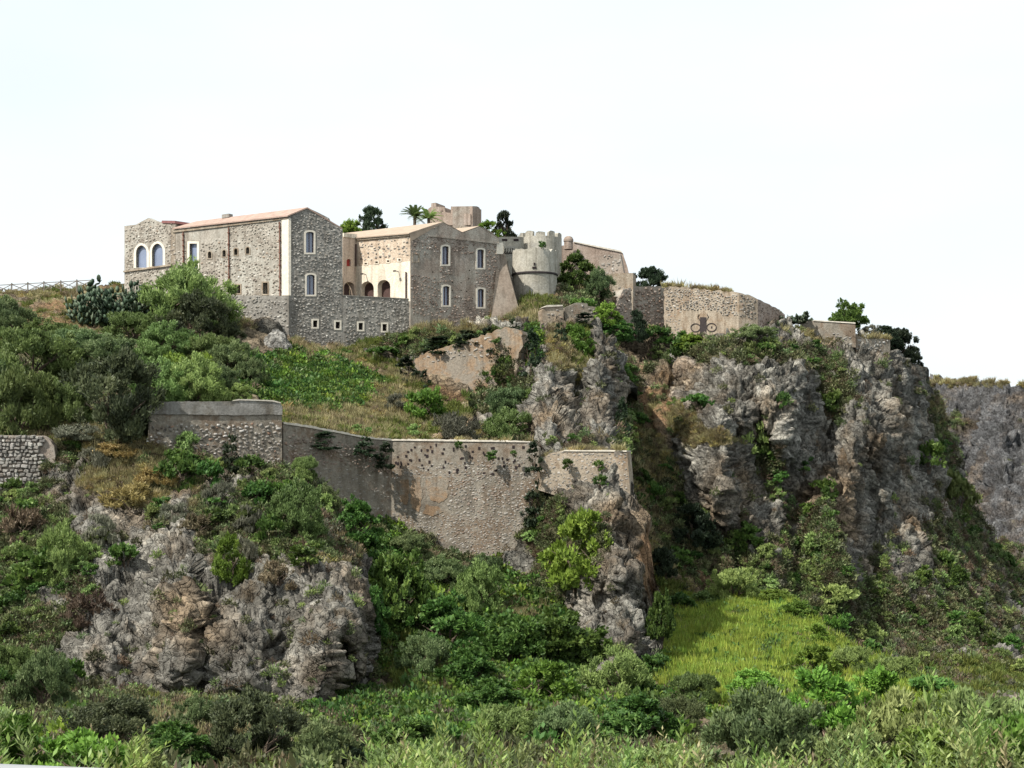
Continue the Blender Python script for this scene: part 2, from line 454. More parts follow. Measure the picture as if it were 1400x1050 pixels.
CH = ('grass', 'dry', 'scrub', 'earth', 'bramble', 'plaster')
TERR = {}
def _bv(q, warp):
    return (worley((q * np.array([1, 1, 1.2]) + warp * .3) / 1.3 + 40)[2] - .5) * 2 + (worley((q + warp * .45) / 3.4)[2] - .5) * 1.4
BV, BF = [], []            # coarse copy of the ground for finding where things stand
def terrain(name, top, bot, ctrl, mat, base=None, blobs=(), feats=(), rock=1.0, soft=0.35, step=2.2, back=(2.0, 9.0), kind='structure', tilt=0.0):
    t = np.array(top, float); bt = np.array(bot, float)
    u0, u1 = t[0, 0], t[-1, 0]
    nu = int((u1 - u0) / step) + 1
    us = np.linspace(u0, u1, nu)
    vt = np.interp(us, t[:, 0], t[:, 1]); vb = np.interp(us, bt[:, 0], bt[:, 1])
    nv = int(np.max(vb - vt) / step) + 1
    w = np.linspace(0, 1, nv)
    V = vt[:, None] + (vb - vt)[:, None] * w[None]
    U = np.repeat(us[:, None], nv, 1)
    u, v = U.ravel(), V.ravel()
    Y = np.maximum(tps(ctrl)(u, v), 20.0)
    for (fu, fv, rl, rr_, rv, dY, *rot) in feats:          # swellings (negative: towards us) with one steep side
        du, dv = u - fu, v - fv
        if rot:
            c_, s_ = math.cos(R(rot[0])), math.sin(R(rot[0])); du, dv = du * c_ + dv * s_, -du * s_ + dv * c_
        du = np.where(du < 0, du / rl, du / rr_)
        Y = Y + dY * np.exp(-(du ** 2) ** 1.5 - (dv / rv) ** 4)
    pos = np.stack([(u - CU) / F * Y, Y, (CV - v) / F * Y], 1)
    G = pos.reshape(nu, nv, 3)
    tu = np.gradient(G, axis=0); tv = np.gradient(G, axis=1)
    N = np.cross(tu.reshape(-1, 3), tv.reshape(-1, 3)); N /= np.linalg.norm(N, axis=1)[:, None] + 1e-9
    N = np.where((N * pos).sum(1)[:, None] > 0, -N, N)
    # growth
    cov = {c: np.full(len(u), (base or {}).get(c, 0.0)) for c in CH}
    nz = fbm(pos / 5.0, 4) * 0.55 + fbm(pos / 1.3 + 9, 3) * 0.35
    nz2 = fbm(pos / 4.0 + 31, 4) * 0.55 + fbm(pos / 1.1 + 9, 3) * 0.35
    for (bu, bvv, ru, rv, ch, st) in blobs:
        r2 = ((u - bu) / ru) ** 2 + ((v - bvv) / rv) ** 2
        wgt = np.exp(-(r2 ** 1.5) * 0.7)
        if ch == 'rock':
            for c in CH: cov[c] = cov[c] - st * wgt
        else:
            cov[ch] = cov[ch] + st * wgt
    for i, c in enumerate(CH):
        cov[c] = sstep(0.42, 0.62, cov[c] + (nz if i % 2 else nz2) * (0.35 if c == 'plaster' else 0.9))
    veg = np.clip(cov['grass'] + cov['dry'] * .8 + cov['scrub'] * .8 + cov['bramble'] + cov['earth'] * .5 + cov['plaster'], 0, 1)
    # relief
    q = pos * np.array([1, 1, 0.5])
    warp = np.stack([fbm(q / 3.0 + 5, 2), fbm(q / 3.0 + 15, 2), fbm(q / 3.0 + 25, 2)], 1)
    big = fbm(q / 8.0, 3) * 1.0
    k1, j1 = facets((q + warp * .25) / 3.4)
    k2, j2 = facets((q * np.array([1, 1, 1.2]) + warp * .14) / 1.3 + 40)
    k3, j3 = facets((pos + warp * .12) / 0.6 + 80)
    k4, j4 = facets((pos * np.array([1, 1, .2]) + warp * .2) / 1.7 + 120)
    bed = pos[:, 2] * .9 + pos[:, 0] * .25 + fbm(pos / 4.0 + 70, 2) * 1.6
    led = ((bed / 1.3) % 1.0 - .5) * .28
    blk = k4 * .62 - .25 * np.exp(-(j4 / .06) ** 2) + led + k1 * .8 - .35 * np.exp(-(j1 / .05) ** 2)
    blk2 = k2 * .66 - .20 * np.exp(-(j2 / .07) ** 2)
    fin = k3 * .29 + fbm(pos / 1.1, 4) * .10
    rid = -np.abs(fbm((pos * np.array([1, 1, .25]) + warp) / 2.2 + 60, 3)) * .6 + .15
    rk = (big + rid + blk + blk2 + fin) * rock
    sf = (fbm(pos / 3.0, 3) * 0.9 + fbm(pos / 0.9, 3) * 0.35) * soft
    edge = np.clip(np.minimum(1, (U - u0) / 8.0), 0, 1).ravel()
    plast = cov['plaster']
    vv = np.clip(veg * 0.75, 0, 1)
    d = (big * 0.6 * rock) * vv + sf * vv + rk * (1 - vv)
    d = d * (1 - plast * 0.9)
    newp = pos + N * d[:, None]
    G = newp.reshape(nu, nv, 3)
    # the ground goes on behind the edge we see
    extra = []
    for b_, dz in zip(back, (0.0, -1.2)):
        e = G[:, :1].copy(); dirn = e / np.linalg.norm(e[..., :2], axis=-1)[..., None]; dirn[..., 2] = 0
        e = e + dirn * b_; e[..., 2] += dz
        extra.insert(0, e)
    full = np.concatenate(extra + [G], 1)
    nr = full.shape[1]
    idx = np.arange(nu * nr).reshape(nu, nr)
    quads = np.stack([idx[:-1, :-1], idx[:-1, 1:], idx[1:, 1:], idx[1:, :-1]], -1).reshape(-1, 4)
    at = {}
    cov['block'] = np.clip(.5 + .28 * (_bv(q, warp)), 0, 1)
    for c in CH + ('block',):
        a = cov[c].reshape(nu, nv); at[c] = np.concatenate([a[:, :1]] * len(extra) + [a], 1).ravel()
    me = fast_mesh(name, full.reshape(-1, 3), quads=quads, attrs=at, smooth=False)
    o = bpy.data.objects.new(name, me); COL.objects.link(o); me.materials.append(M[mat])
    o['kind'] = kind
    s = max(1, int(5 / step))
    ci = np.unique(np.append(np.arange(0, nu, s), nu - 1)); cj = np.unique(np.append(np.arange(0, nr, s), nr - 1))
    sub = full[np.ix_(ci, cj)]
    b0 = len(BV); ni, nj = len(ci), len(cj)
    BV.extend(map(tuple, sub.reshape(-1, 3)))
    ii = np.arange(ni * nj).reshape(ni, nj) + b0
    BF.extend(map(tuple, np.stack([ii[:-1, :-1], ii[:-1, 1:], ii[1:, 1:], ii[1:, :-1]], -1).reshape(-1, 4).tolist()))
    TERR[name] = dict(u=u, v=v, pos=newp, nrm=N, cov=cov, veg=veg)
    return o

# far to near
terrain('far_headland', [(1215, 512), (1262, 514), (1284, 514), (1300, 518), (1345, 520), (1395, 524), (1480, 526), (1560, 530), (1700, 540), (1800, 600), (1850, 760)],
        [(1215, 900), (1850, 900)],
        [(1215, 515, 330), (1300, 520, 320), (1400, 525, 300), (1560, 530, 300), (1215, 700, 300), (1330, 700, 285), (1400, 720, 270), (1560, 700, 280), (1215, 900, 240), (1400, 850, 240), (1560, 900, 240), (1850, 540, 320), (1850, 900, 270)],
        'rock_far', dict(scrub=.2, dry=.1), [(1350, 524, 120, 6, 'dry', .5), (1330, 800, 90, 60, 'scrub', .6), (1300, 640, 20, 80, 'scrub', .4)],
        [(1300, 600, 30, 20, 90, -6), (1360, 600, 30, 25, 100, -5)], rock=1.2, step=2.4, back=(25, 80))
terrain('right_cliff', [(880, 480), (905, 466), (960, 464), (1024, 448), (1075, 438), (1095, 452), (1120, 455), (1170, 456), (1190, 470), (1216, 474), (1235, 486), (1257, 503), (1268, 522), (1283, 548), (1296, 590), (1312, 640), (1335, 700), (1365, 748), (1400, 785), (1450, 820), (1560, 880), (1750, 960)],
        [(880, 850), (940, 845), (1060, 840), (1130, 890), (1230, 945), (1330, 985), (1560, 1010), (1750, 1040)],
        [(890, 480, 177), (960, 466, 171), (1024, 450, 169), (1075, 442, 175), (1130, 456, 176), (1216, 476, 178), (1257, 505, 186), (1268, 524, 190), (900, 600, 164), (950, 560, 162), (1010, 560, 160), (1015, 690, 153),
         (940, 720, 153), (940, 840, 144), (1010, 800, 149), (1060, 830, 147), (1100, 560, 163), (1100, 700, 158), (1150, 600, 168), (1160, 800, 154), (1130, 880, 146), (1200, 600, 170), (1230, 700, 172), (1230, 850, 158), (1230, 940, 140),
         (1300, 600, 196), (1290, 750, 176), (1330, 800, 174), (1335, 700, 196), (1400, 790, 205), (1400, 880, 172), (1330, 980, 128), (1560, 880, 215), (1560, 1000, 130), (1400, 960, 138)],
        'rock_right', dict(scrub=.35, dry=.14),
        [(1030, 520, 75, 55, 'rock', .5), (975, 640, 40, 60, 'rock', .4), (1090, 590, 40, 60, 'rock', .4), (1205, 600, 50, 60, 'rock', .3), (1060, 740, 40, 40, 'rock', .3), (1168, 700, 18, 110, 'rock', .5), (1200, 700, 14, 60, 'rock', .4),
         (1255, 800, 150, 130, 'scrub', .32), (1260, 640, 30, 60, 'rock', .3), (1240, 760, 30, 60, 'rock', .25), (1110, 760, 50, 60, 'scrub', .4), (1120, 840, 80, 40, 'scrub', .5), (940, 590, 45, 40, 'dry', .6), (985, 600, 30, 15, 'dry', .5), (1080, 468, 50, 22, 'dry', .4), (1080, 490, 40, 20, 'scrub', .4), (1290, 560, 22, 50, 'dry', .5), (1290, 580, 22, 60, 'scrub', .4),
         (1000, 480, 70, 14, 'scrub', .7), (1190, 560, 30, 60, 'earth', .45), (1150, 640, 26, 40, 'earth', .35), (1140, 540, 40, 50, 'scrub', .4), (1330, 930, 120, 35, 'grass', .9), (1250, 915, 40, 20, 'grass', .5), (1050, 620, 30, 40, 'scrub', .4), (1020, 760, 60, 40, 'scrub', .3), (920, 700, 40, 90, 'scrub', .4), (1000, 800, 60, 30, 'scrub', .5)],
        [(985, 640, 50, 14, 75, -6), (1000, 530, 60, 60, 60, -4), (1125, 560, 14, 26, 90, 3.0), (1165, 700, 34, 12, 120, -4.5), (1205, 620, 34, 22, 90, -4), (1130, 690, 30, 10, 70, -3.5), (1085, 560, 40, 12, 70, -3.2), (1045, 640, 26, 18, 60, 3), (1240, 560, 25, 14, 60, -3.5), (1185, 760, 18, 22, 120, 3.5), (1255, 700, 24, 24, 100, -3), (1095, 730, 26, 30, 80, 2.5), (1060, 790, 40, 15, 50, -3)],
        rock=1.02, back=(4, 20))
terrain('right_gully', [(812, 470), (850, 452), (872, 440), (910, 452), (935, 470), (1000, 500)], [(812, 780), (880, 830), (935, 850), (1000, 850)],
        [(812, 470, 166), (870, 450, 174), (935, 475, 173), (1000, 500, 174), (820, 600, 153), (890, 600, 159), (1000, 600, 166), (830, 780, 135), (900, 720, 147), (940, 840, 139), (1000, 840, 140)],
        'soil', dict(scrub=.42, dry=.35, earth=.3), [(870, 480, 16, 60, 'rock', .3), (895, 560, 30, 40, 'earth', .4), (880, 680, 30, 100, 'dry', .3), (910, 800, 40, 40, 'grass', .6), (930, 700, 40, 60, 'scrub', .4), (862, 560, 14, 100, 'scrub', .5)],
        [(880, 560, 16, 16, 160, 2.5, -8)], rock=.8, soft=.8, back=(3, 14))
terrain('hilltop', [(380, 330), (470, 322), (560, 313), (600, 308), (680, 320), (720, 330), (830, 352)], [(380, 420), (830, 420)],
        [(380, 330, 205), (600, 310, 205), (830, 352, 205), (380, 420, 182), (600, 420, 182), (830, 420, 186)],
        'soil', dict(dry=.5, grass=.3), [(680, 310, 40, 10, 'grass', .5)], rock=.2, soft=.5, step=3, back=(6, 50))
terrain('castle_slope', [(670, 428), (700, 408), (716, 404), (765, 398), (800, 380), (850, 392), (915, 404)], [(670, 470), (760, 480), (800, 475), (850, 470), (915, 462)],
        [(670, 430, 163), (700, 410, 166), (765, 398, 168), (850, 392, 179), (915, 404, 181), (670, 470, 150), (740, 445, 154), (800, 470, 158), (840, 470, 174), (860, 490, 184), (915, 480, 185)],
        'soil', dict(dry=.35, scrub=.3), [(730, 415, 30, 14, 'grass', .6), (722, 432, 22, 12, 'dry', .8), (860, 430, 40, 30, 'rock', .5), (800, 410, 40, 20, 'scrub', .4)], rock=.5, soft=.6, back=(3, 25))
terrain('central_cliff', [(500, 480), (540, 456), (560, 449), (610, 444), (660, 438), (700, 437), (742, 440), (770, 436), (790, 440), (816, 446), (846, 470), (853, 500), (858, 545), (852, 575), (856, 610)],
        [(500, 600), (560, 640), (640, 640), (760, 640), (856, 630)],
        [(500, 480, 150), (560, 452, 149.5), (610, 446, 145), (680, 438, 143.5), (742, 440, 147), (816, 446, 152), (846, 475, 154), (855, 560, 148), (500, 600, 134), (570, 490, 143.5), (580, 560, 139.5), (640, 470, 142), (640, 555, 138), (700, 458, 141), (690, 545, 136.5), (660, 600, 124),
         (710, 600, 122), (745, 500, 137), (750, 600, 121), (790, 480, 143), (800, 600, 122), (835, 520, 142), (850, 620, 124), (760, 640, 114), (640, 640, 116), (560, 640, 117)],
        'rock', dict(scrub=.27, dry=.12),
        [(590, 452, 60, 9, 'dry', .7), (650, 470, 60, 14, 'scrub', .5), (600, 475, 40, 12, 'scrub', .6), (640, 510, 62, 46, 'plaster', .8), (700, 480, 16, 36, 'plaster', .6), (545, 500, 25, 24, 'rock', .2), (550, 470, 30, 14, 'scrub', .5), (700, 545, 42, 34, 'scrub', .75), (728, 480, 14, 40, 'bramble', .7),
         (795, 475, 26, 34, 'grass', .6), (790, 500, 30, 40, 'dry', .5), (800, 545, 20, 20, 'earth', .6), (750, 560, 45, 45, 'rock', .5), (830, 520, 24, 60, 'rock', .5), (760, 470, 14, 40, 'dry', .4), (838, 450, 24, 16, 'scrub', .6), (850, 590, 12, 40, 'scrub', .7), (770, 604, 60, 8, 'scrub', .6), (700, 600, 50, 10, 'dry', .6), (790, 585, 30, 20, 'rock', .5)],
        [(745, 560, 34, 22, 60, -4), (775, 600, 30, 20, 40, -3), (790, 530, 16, 16, 60, 3.5), (832, 520, 24, 12, 80, -4), (722, 500, 12, 12, 60, 2.5), (700, 560, 30, 20, 40, 2), (820, 590, 20, 26, 40, -3)],
        rock=1.05, back=(3, 20))
terrain('upper_slope', [(-160, 402), (-40, 402), (0, 399), (60, 396), (110, 392), (170, 388), (235, 385), (300, 402), (322, 430), (350, 445), (385, 452), (400, 462), (420, 470), (470, 474), (520, 462), (570, 450), (640, 446)],
        [(-160, 603), (60, 600), (200, 604), (208, 578), (386, 576), (400, 582), (470, 594), (535, 604), (640, 606)],
        [(-160, 400, 168), (0, 400, 162), (110, 392, 166), (235, 386, 168), (300, 404, 158), (330, 432, 151.5), (395, 458, 150), (470, 474, 152), (560, 452, 155), (640, 446, 158), (-160, 500, 130), (0, 500, 127), (150, 500, 127), (300, 500, 130), (-160, 603, 108), (0, 600, 107), (200, 602, 109), (386, 580, 115),
         (400, 560, 122), (460, 540, 130), (540, 540, 136), (450, 588, 117), (540, 602, 118.5), (640, 604, 119), (620, 560, 131), (400, 500, 140)],
        'soil', dict(grass=.40, dry=.2, scrub=.18),
        [(80, 436, 66, 26, 'earth', .7), (80, 400, 90, 8, 'dry', .5), (140, 530, 220, 80, 'scrub', .6), (430, 525, 95, 40, 'bramble', .85), (365, 500, 40, 30, 'bramble', .5), (480, 572, 110, 22, 'dry', .5), (470, 490, 60, 16, 'dry', .4), (520, 480, 40, 18, 'grass', .6), (400, 478, 30, 14, 'dry', .6), (345, 445, 22, 12, 'dry', .7), (540, 545, 40, 30, 'dry', .6), (530, 595, 120, 12, 'dry', .4), (560, 585, 40, 12, 'grass', .4), (355, 470, 20, 20, 'rock', .6), (70, 595, 100, 20, 'dry', .7)],
        rock=.35, soft=.6, back=(3, 30))
terrain('spur_rock', [(690, 760), (712, 690), (724, 640), (740, 622), (770, 616), (850, 618), (862, 640), (868, 672), (878, 690), (884, 720), (887, 800), (891, 850), (900, 900), (912, 940), (922, 955)],
        [(690, 790), (730, 860), (790, 930), (850, 965), (922, 975)],
        [(690, 770, 112), (725, 640, 114.5), (770, 618, 114), (850, 618, 112), (866, 670, 110), (884, 740, 108), (890, 850, 104), (920, 955, 90), (720, 720, 113), (780, 700, 109), (840, 700, 106), (860, 780, 102), (780, 790, 106), (740, 840, 107), (800, 870, 100), (860, 870, 97), (790, 930, 92), (860, 960, 88)],
        'rock', dict(scrub=.28, dry=.1), [(735, 690, 26, 70, 'scrub', .5), (790, 740, 50, 50, 'scrub', .5), (800, 625, 60, 8, 'dry', .6), (820, 690, 30, 30, 'rock', .3), (855, 760, 24, 80, 'rock', .3), (820, 840, 50, 50, 'rock', .4), (882, 780, 9, 70, 'earth', .7), (850, 870, 30, 30, 'scrub', .35), (905, 930, 16, 30, 'scrub', .6), (745, 820, 30, 40, 'scrub', .4)],
        [(868, 820, 26, 14, 100, -3), (800, 830, 40, 18, 60, -2.6), (840, 900, 26, 16, 40, -2.5), (835, 750, 30, 14, 60, -2.4), (770, 870, 20, 16, 60, 2)],
        rock=.8, back=(3, 14))
terrain('gully_slope', [(425, 640), (455, 670), (480, 684), (540, 704), (610, 732), (660, 748), (700, 742), (740, 750), (830, 800)], [(425, 1010), (830, 1010)],
        [(425, 650, 113), (480, 690, 116), (560, 716, 117), (660, 750, 116), (740, 755, 115), (830, 800, 112), (425, 800, 98), (540, 800, 102), (660, 830, 104), (760, 870, 99), (830, 900, 98), (425, 950, 82), (560, 930, 86), (700, 950, 84), (830, 960, 86), (425, 1010, 70), (700, 1010, 70), (830, 1010, 72)],
        'soil', dict(scrub=.5, bramble=.4), [(570, 930, 60, 80, 'grass', .7), (700, 880, 110, 80, 'bramble', .5), (600, 752, 80, 24, 'scrub', .5), (715, 835, 40, 24, 'dry', .6), (520, 790, 40, 80, 'bramble', .5)],
        rock=.4, soft=.9, back=(1, 3))
terrain('bluff', [(-160, 670), (0, 669), (54, 667), (66, 600), (75, 592), (110, 588), (200, 602), (212, 612), (300, 630), (386, 634), (400, 634), (412, 640), (432, 656), (455, 690), (478, 720), (500, 756), (511, 800), (520, 840), (527, 872), (530, 900)],
        [(-160, 985), (100, 960), (250, 975), (440, 990), (500, 972), (520, 930), (530, 905)],
        [(-160, 600, 106), (0, 605, 105.5), (110, 588, 107), (200, 605, 105.5), (300, 615, 107), (390, 615, 108.5), (432, 656, 106), (478, 720, 101), (505, 780, 96), (526, 872, 91), (530, 905, 90), (-160, 700, 97), (0, 680, 102), (100, 690, 100), (200, 690, 99), (300, 690, 98), (400, 700, 96), (-160, 850, 87), (40, 850, 86),
         (150, 800, 88), (250, 780, 87), (350, 780, 87.5), (440, 790, 86), (480, 860, 84), (200, 880, 82), (300, 900, 79), (400, 880, 81), (440, 960, 77), (500, 950, 82), (300, 970, 77), (100, 950, 78), (-160, 980, 74)],
        'rock', dict(scrub=.36, dry=.15),
        [(300, 880, 130, 75, 'rock', .5), (225, 790, 70, 60, 'rock', .35), (370, 840, 70, 50, 'rock', .35), (480, 830, 40, 60, 'rock', .35), (465, 880, 60, 80, 'rock', .5), (215, 800, 55, 40, 'rock', .4), (140, 890, 55, 45, 'rock', .5), (150, 705, 45, 18, 'rock', .5), (245, 690, 16, 60, 'rock', .4), (70, 820, 24, 34, 'rock', .4),
         (185, 665, 70, 34, 'dry', .7), (150, 610, 90, 18, 'dry', .5), (240, 705, 40, 20, 'dry', .4), (450, 720, 45, 60, 'dry', .45), (480, 790, 24, 40, 'dry', .3), (400, 690, 60, 50, 'scrub', .5), (250, 650, 40, 30, 'scrub', .5), (40, 740, 70, 70, 'scrub', .4), (40, 880, 60, 80, 'scrub', .5), (30, 700, 60, 40, 'earth', .3),
         (300, 725, 100, 40, 'scrub', .4), (110, 620, 60, 26, 'earth', .3), (150, 800, 60, 60, 'scrub', .3), (330, 800, 60, 30, 'scrub', .3), (300, 800, 16, 90, 'earth', .2), (420, 810, 60, 30, 'scrub', .3), (480, 930, 30, 30, 'earth', .35)],
        [(485, 870, 45, 22, 80, -4), (250, 840, 40, 16, 90, -3.0), (350, 890, 70, 34, 60, -1.6), (430, 900, 26, 20, 70, -1.6), (468, 925, 10, 16, 50, 2.6), (495, 950, 30, 24, 24, 3.5), (140, 880, 40, 24, 40, -1.6), (180, 780, 30, 20, 50, 1.4), (380, 800, 14, 20, 60, 1.4)],
        rock=.72, back=(3, 10))
terrain('valley_slope', [(-260, 915), (100, 930), (440, 950), (520, 955), (640, 950), (780, 945), (860, 930), (880, 845), (905, 826), (935, 818), (1000, 820), (1040, 815), (1075, 822), (1105, 845), (1135, 875), (1200, 905), (1240, 925), (1330, 960), (1420, 985), (1660, 1010)],
        [(-260, 1130), (1660, 1130)],
        [(-260, 920, 82), (100, 935, 80), (440, 955, 80), (640, 955, 82), (860, 940, 88), (885, 850, 118), (935, 820, 138), (1000, 850, 122), (1040, 817, 138), (1105, 845, 124), (1135, 878, 112), (1240, 930, 96), (1330, 962, 82), (1420, 985, 76), (1660, 1010, 74), (950, 900, 102), (1050, 900, 100), (1000, 950, 84), (1150, 950, 82), (-260, 1000, 62), (300, 1000, 62), (700, 1000, 64), (1000, 1000, 65), (1400, 1020, 60), (-260, 1100, 30), (300, 1100, 30), (700, 1100, 30), (1000, 1100, 30), (1660, 1100, 30), (-260, 1130, 24), (700, 1130, 24), (1660, 1130, 24), (1300, 1100, 30)],
        'soil', dict(scrub=.5, grass=.3, bramble=.2), [(700, 970, 260, 45, 'bramble', .6), (1010, 870, 115, 75, 'grass', 1.2), (1180, 930, 160, 60, 'grass', .6), (925, 845, 16, 30, 'earth', .6), (220, 990, 110, 40, 'earth', .5), (220, 990, 200, 40, 'scrub', .4), (930, 870, 20, 40, 'dry', .3)],
        rock=.15, soft=.4, step=3.0, back=(.5, 2))

# open ground far below and all round
def sea_mat():
    m, n, l, b_, _ = new_mat('sea_water')
    b_.inputs['Base Color'].default_value = (0.035, 0.075, 0.10, 1); b_.inputs['Roughness'].default_value = .18
    t = noise(n, l, 0.25, 6, .6, n.new('ShaderNodeNewGeometry').outputs['Position']); bump(n, l, t.outputs['Fac'], .4, .6, b_)
    return m
g = fast_mesh('sea', [(-4000, -400, -42), (4000, -400, -42), (4000, 5500, -42), (-4000, 5500, -42)], quads=[(0, 1, 2, 3)])
tag(link_mesh('sea', g, sea_mat()), kind='structure')
bank = MB()      # the road verge the picture is taken from
xs = np.linspace(-60, 60, 41)
prof = [(-8, -1.65), (1.6, -1.65), (2.4, -1.68), (6, -1.8), (9.5, -2.36), (12, -2.95), (15.6, -3.8), (17.5, -6), (19, -14)]
vv_ = [(x, y, z + 0.06 * math.sin(x * 1.7 + y)) for x in xs for y, z in prof]
np_ = len(prof)
bank.add(vv_, [(i * np_ + j, (i + 1) * np_ + j, (i + 1) * np_ + j + 1, i * np_ + j + 1) for i in range(len(xs) - 1) for j in range(np_ - 1)])
tag(bank.build('road_verge', M['soil']), kind='structure')
print('terrain', round(time.time() - T0, 1))
TREE = BVHTree.FromPolygons(BV, BF)
def ground_at(u, v, default=150.0):
    d = Vector(((u - CU) / F, 1, (CV - v) / F)).normalized()
    h = TREE.ray_cast(d * 20, d, 2000)
    return h[0] if h[0] is not None else P(u, v, default)

# ------------------------------------------------------------------ walls and buildings
class Plane:
    def __init__(s, u1, Y1, u2, Y2):
        s.A = Vector(((u1 - CU) / F * Y1, Y1)); B = Vector(((u2 - CU) / F * Y2, Y2))
        s.t = (B - s.A).normalized(); s.len = (B - s.A).length
        s.n = Vector((s.t.y, -s.t.x))
        if s.n.dot(s.A) > 0: s.n = -s.n
    def to(s, u, v):
        d = Vector(((u - CU) / F, 1.0))
        k = s.n.dot(s.A) / s.n.dot(d)
        return ((d * k - s.A).dot(s.t), (CV - v) / F * k)
    def at(s, q, off=0.0):
        p = s.A + s.t * q[0] + s.n * off
        return Vector((p.x, p.y, q[1]))
    def px(s, u, v, off=0.0): return s.at(s.to(u, v), off)
    @property
    def t3(s): return Vector((s.t.x, s.t.y, 0))
    @property
    def n3(s): return Vector((s.n.x, s.n.y, 0))

def arch(u0, u1, vt, vb, kind='seg', n=10):
    """opening outline in picture units, from bottom left round the head to bottom right"""
    w = (u1 - u0) / 2; c = (u0 + u1) / 2
    if kind == 'rect': return [(u0, vb), (u0, vt), (u1, vt), (u1, vb)]
    rise = {'seg': w * 0.42, 'round': w * 1.0, 'pointed': w * 1.35}[kind]
    out = [(u0, vb)]
    for i in range(n + 1):
        a = math.pi * (1 - i / n)
        y = math.sin(a)
        if kind == 'pointed': y = 1 - (1 - y) ** 0.9; 
        out.append((c + w * math.cos(a), vt + rise - rise * y))
    out.append((u1, vb))
    return out

def rough_edge(pts, amp, stepl=5.0, seed=0, close=False):
    rnd = random.Random(seed); out = []
    for (a, b) in zip(pts[:-1], pts[1:]):
        L = math.hypot(b[0] - a[0], b[1] - a[1]); k = max(1, int(L / stepl))
        for i in range(k):
            t = i / k
            out.append((a[0] + (b[0] - a[0]) * t + rnd.uniform(-amp, amp) * (i > 0), a[1] + (b[1] - a[1]) * t + rnd.uniform(-amp, amp) * (i > 0)))
    return out + [pts[-1]]

def slab(pl, outline, thick, name, mat, parent=None, holes=(), off=0.0, batter=0.0):
    """a wall: outline and openings in picture units on plane pl, with real thickness and open reveals"""
    loops = [[pl.to(*p) for p in outline]] + [[pl.to(*p) for p in h] for h in holes]
    zt = max(z for _, z in loops[0])
    flat = [q for lp in loops for q in lp]
    tris = tessellate_polygon([[Vector((q[0], q[1], 0)) for q in lp] for lp in loops])
    mb = MB(); N_ = len(flat)
    fr = [pl.at(q, off + batter * (zt - q[1])) for q in flat]; bk = [pl.at(q, off - thick) for q in flat]
    faces = [tuple(t) for t in tris] + [tuple(i + N_ for i in reversed(t)) for t in tris]
    b = 0
    for lp in loops:
        m = len(lp)
        for i in range(m):
            j = (i + 1) % m
            faces.append((b + i, b + j, N_ + b + j, N_ + b + i))
        b += m
    mb.add(fr + bk, faces)
    return mb.build(name, mat, parent)

def ring(pl, inner, outer, o0, o1, name, mat, parent, closed=True):
    """a raised surround between two matching outlines"""
    a = [pl.to(*p) for p in inner]; b = [pl.to(*p) for p in outer]; n = len(a); mb = MB()
    vs_ = [pl.at(q, o1) for q in a] + [pl.at(q, o1) for q in b] + [pl.at(q, o0) for q in a] + [pl.at(q, o0) for q in b]
    fs = []
    for i in range(n if closed else n - 1):
        j = (i + 1) % n
        fs += [(i, j, n + j, n + i), (n + i, n + j, 3 * n + j, 3 * n + i), (i, 2 * n + i, 2 * n + j, j), (2 * n + i, 3 * n + i, 3 * n + j, 2 * n + j)]
    mb.add(vs_, fs)
    return mb.build(name, mat, parent)

def panel(pl, outline, off, thick, name, mat, parent):
    return slab(pl, outline, thick, name, mat, parent, off=off)

def window(pl, u0, u1, vt, vb, kind, fw, parent, pane='glass', frame='trim', depth=0.32, mull=True, name='window', fb=None):
    inner = arch(u0, u1, vt, vb, kind); f_ = fw
    outer = arch(u0 - f_, u1 + f_, vt - f_, vb + (fw if fb is None else fb), kind)
    fr = ring(pl, inner, outer, -0.30, 0.05, name, M[frame], parent)
    panel(pl, inner, -depth, 0.05, 'pane' if pane == 'glass' else 'opening', M[pane], fr)
    if mull:
        du = (u1 - u0)
        c = (u0 + u1) / 2
        panel(pl, [(c - .45, vb), (c - .45, vt + 1.0), (c + .45, vt + 1.0), (c + .45, vb)], -depth + .06, 0.055, 'mullion', M['frame_dark'], fr)
        panel(pl, [(u0 + .05, vb), (u0 + .05, vt + 1.5), (u0 + .9, vt + 1.5), (u0 + .9, vb)], -depth + .07, 0.065, 'casement', M['frame_dark'], fr)
        panel(pl, [(u1 - .9, vb), (u1 - .9, vt + 1.5), (u1 - .05, vt + 1.5), (u1 - .05, vb)], -depth + .07, 0.065, 'casement', M['frame_dark'], fr)
    return inner

def in_poly(x, y, poly):
    c = False; j = len(poly) - 1
    for i in range(len(poly)):
        xi, yi = poly[i]; xj, yj = poly[j]
        if (yi > y) != (yj > y) and x < (xj - xi) * (y - yi) / (yj - yi) + xi: c = not c
        j = i
    return c

PAL = dict(
    tan=[(0.36, 0.33, 0.28), (0.28, 0.25, 0.21), (0.20, 0.17, 0.14), (0.44, 0.41, 0.36), (0.15, 0.12, 0.10), (0.56, 0.53, 0.48), (0.30, 0.22, 0.16)],
    grey=[(0.29, 0.275, 0.245), (0.23, 0.217, 0.194), (0.175, 0.165, 0.15), (0.37, 0.355, 0.32), (0.12, 0.11, 0.10), (0.52, 0.50, 0.46), (0.27, 0.235, 0.19)],
    brown=[(0.27, 0.215, 0.175), (0.21, 0.16, 0.13), (0.15, 0.11, 0.09), (0.34, 0.29, 0.25), (0.12, 0.095, 0.085), (0.46, 0.43, 0.39), (0.28, 0.19, 0.14)],
    pale=[(0.28, 0.26, 0.23), (0.22, 0.205, 0.18), (0.175, 0.16, 0.14), (0.36, 0.335, 0.30), (0.11, 0.095, 0.08), (0.46, 0.435, 0.40), (0.25, 0.16, 0.115)],
)
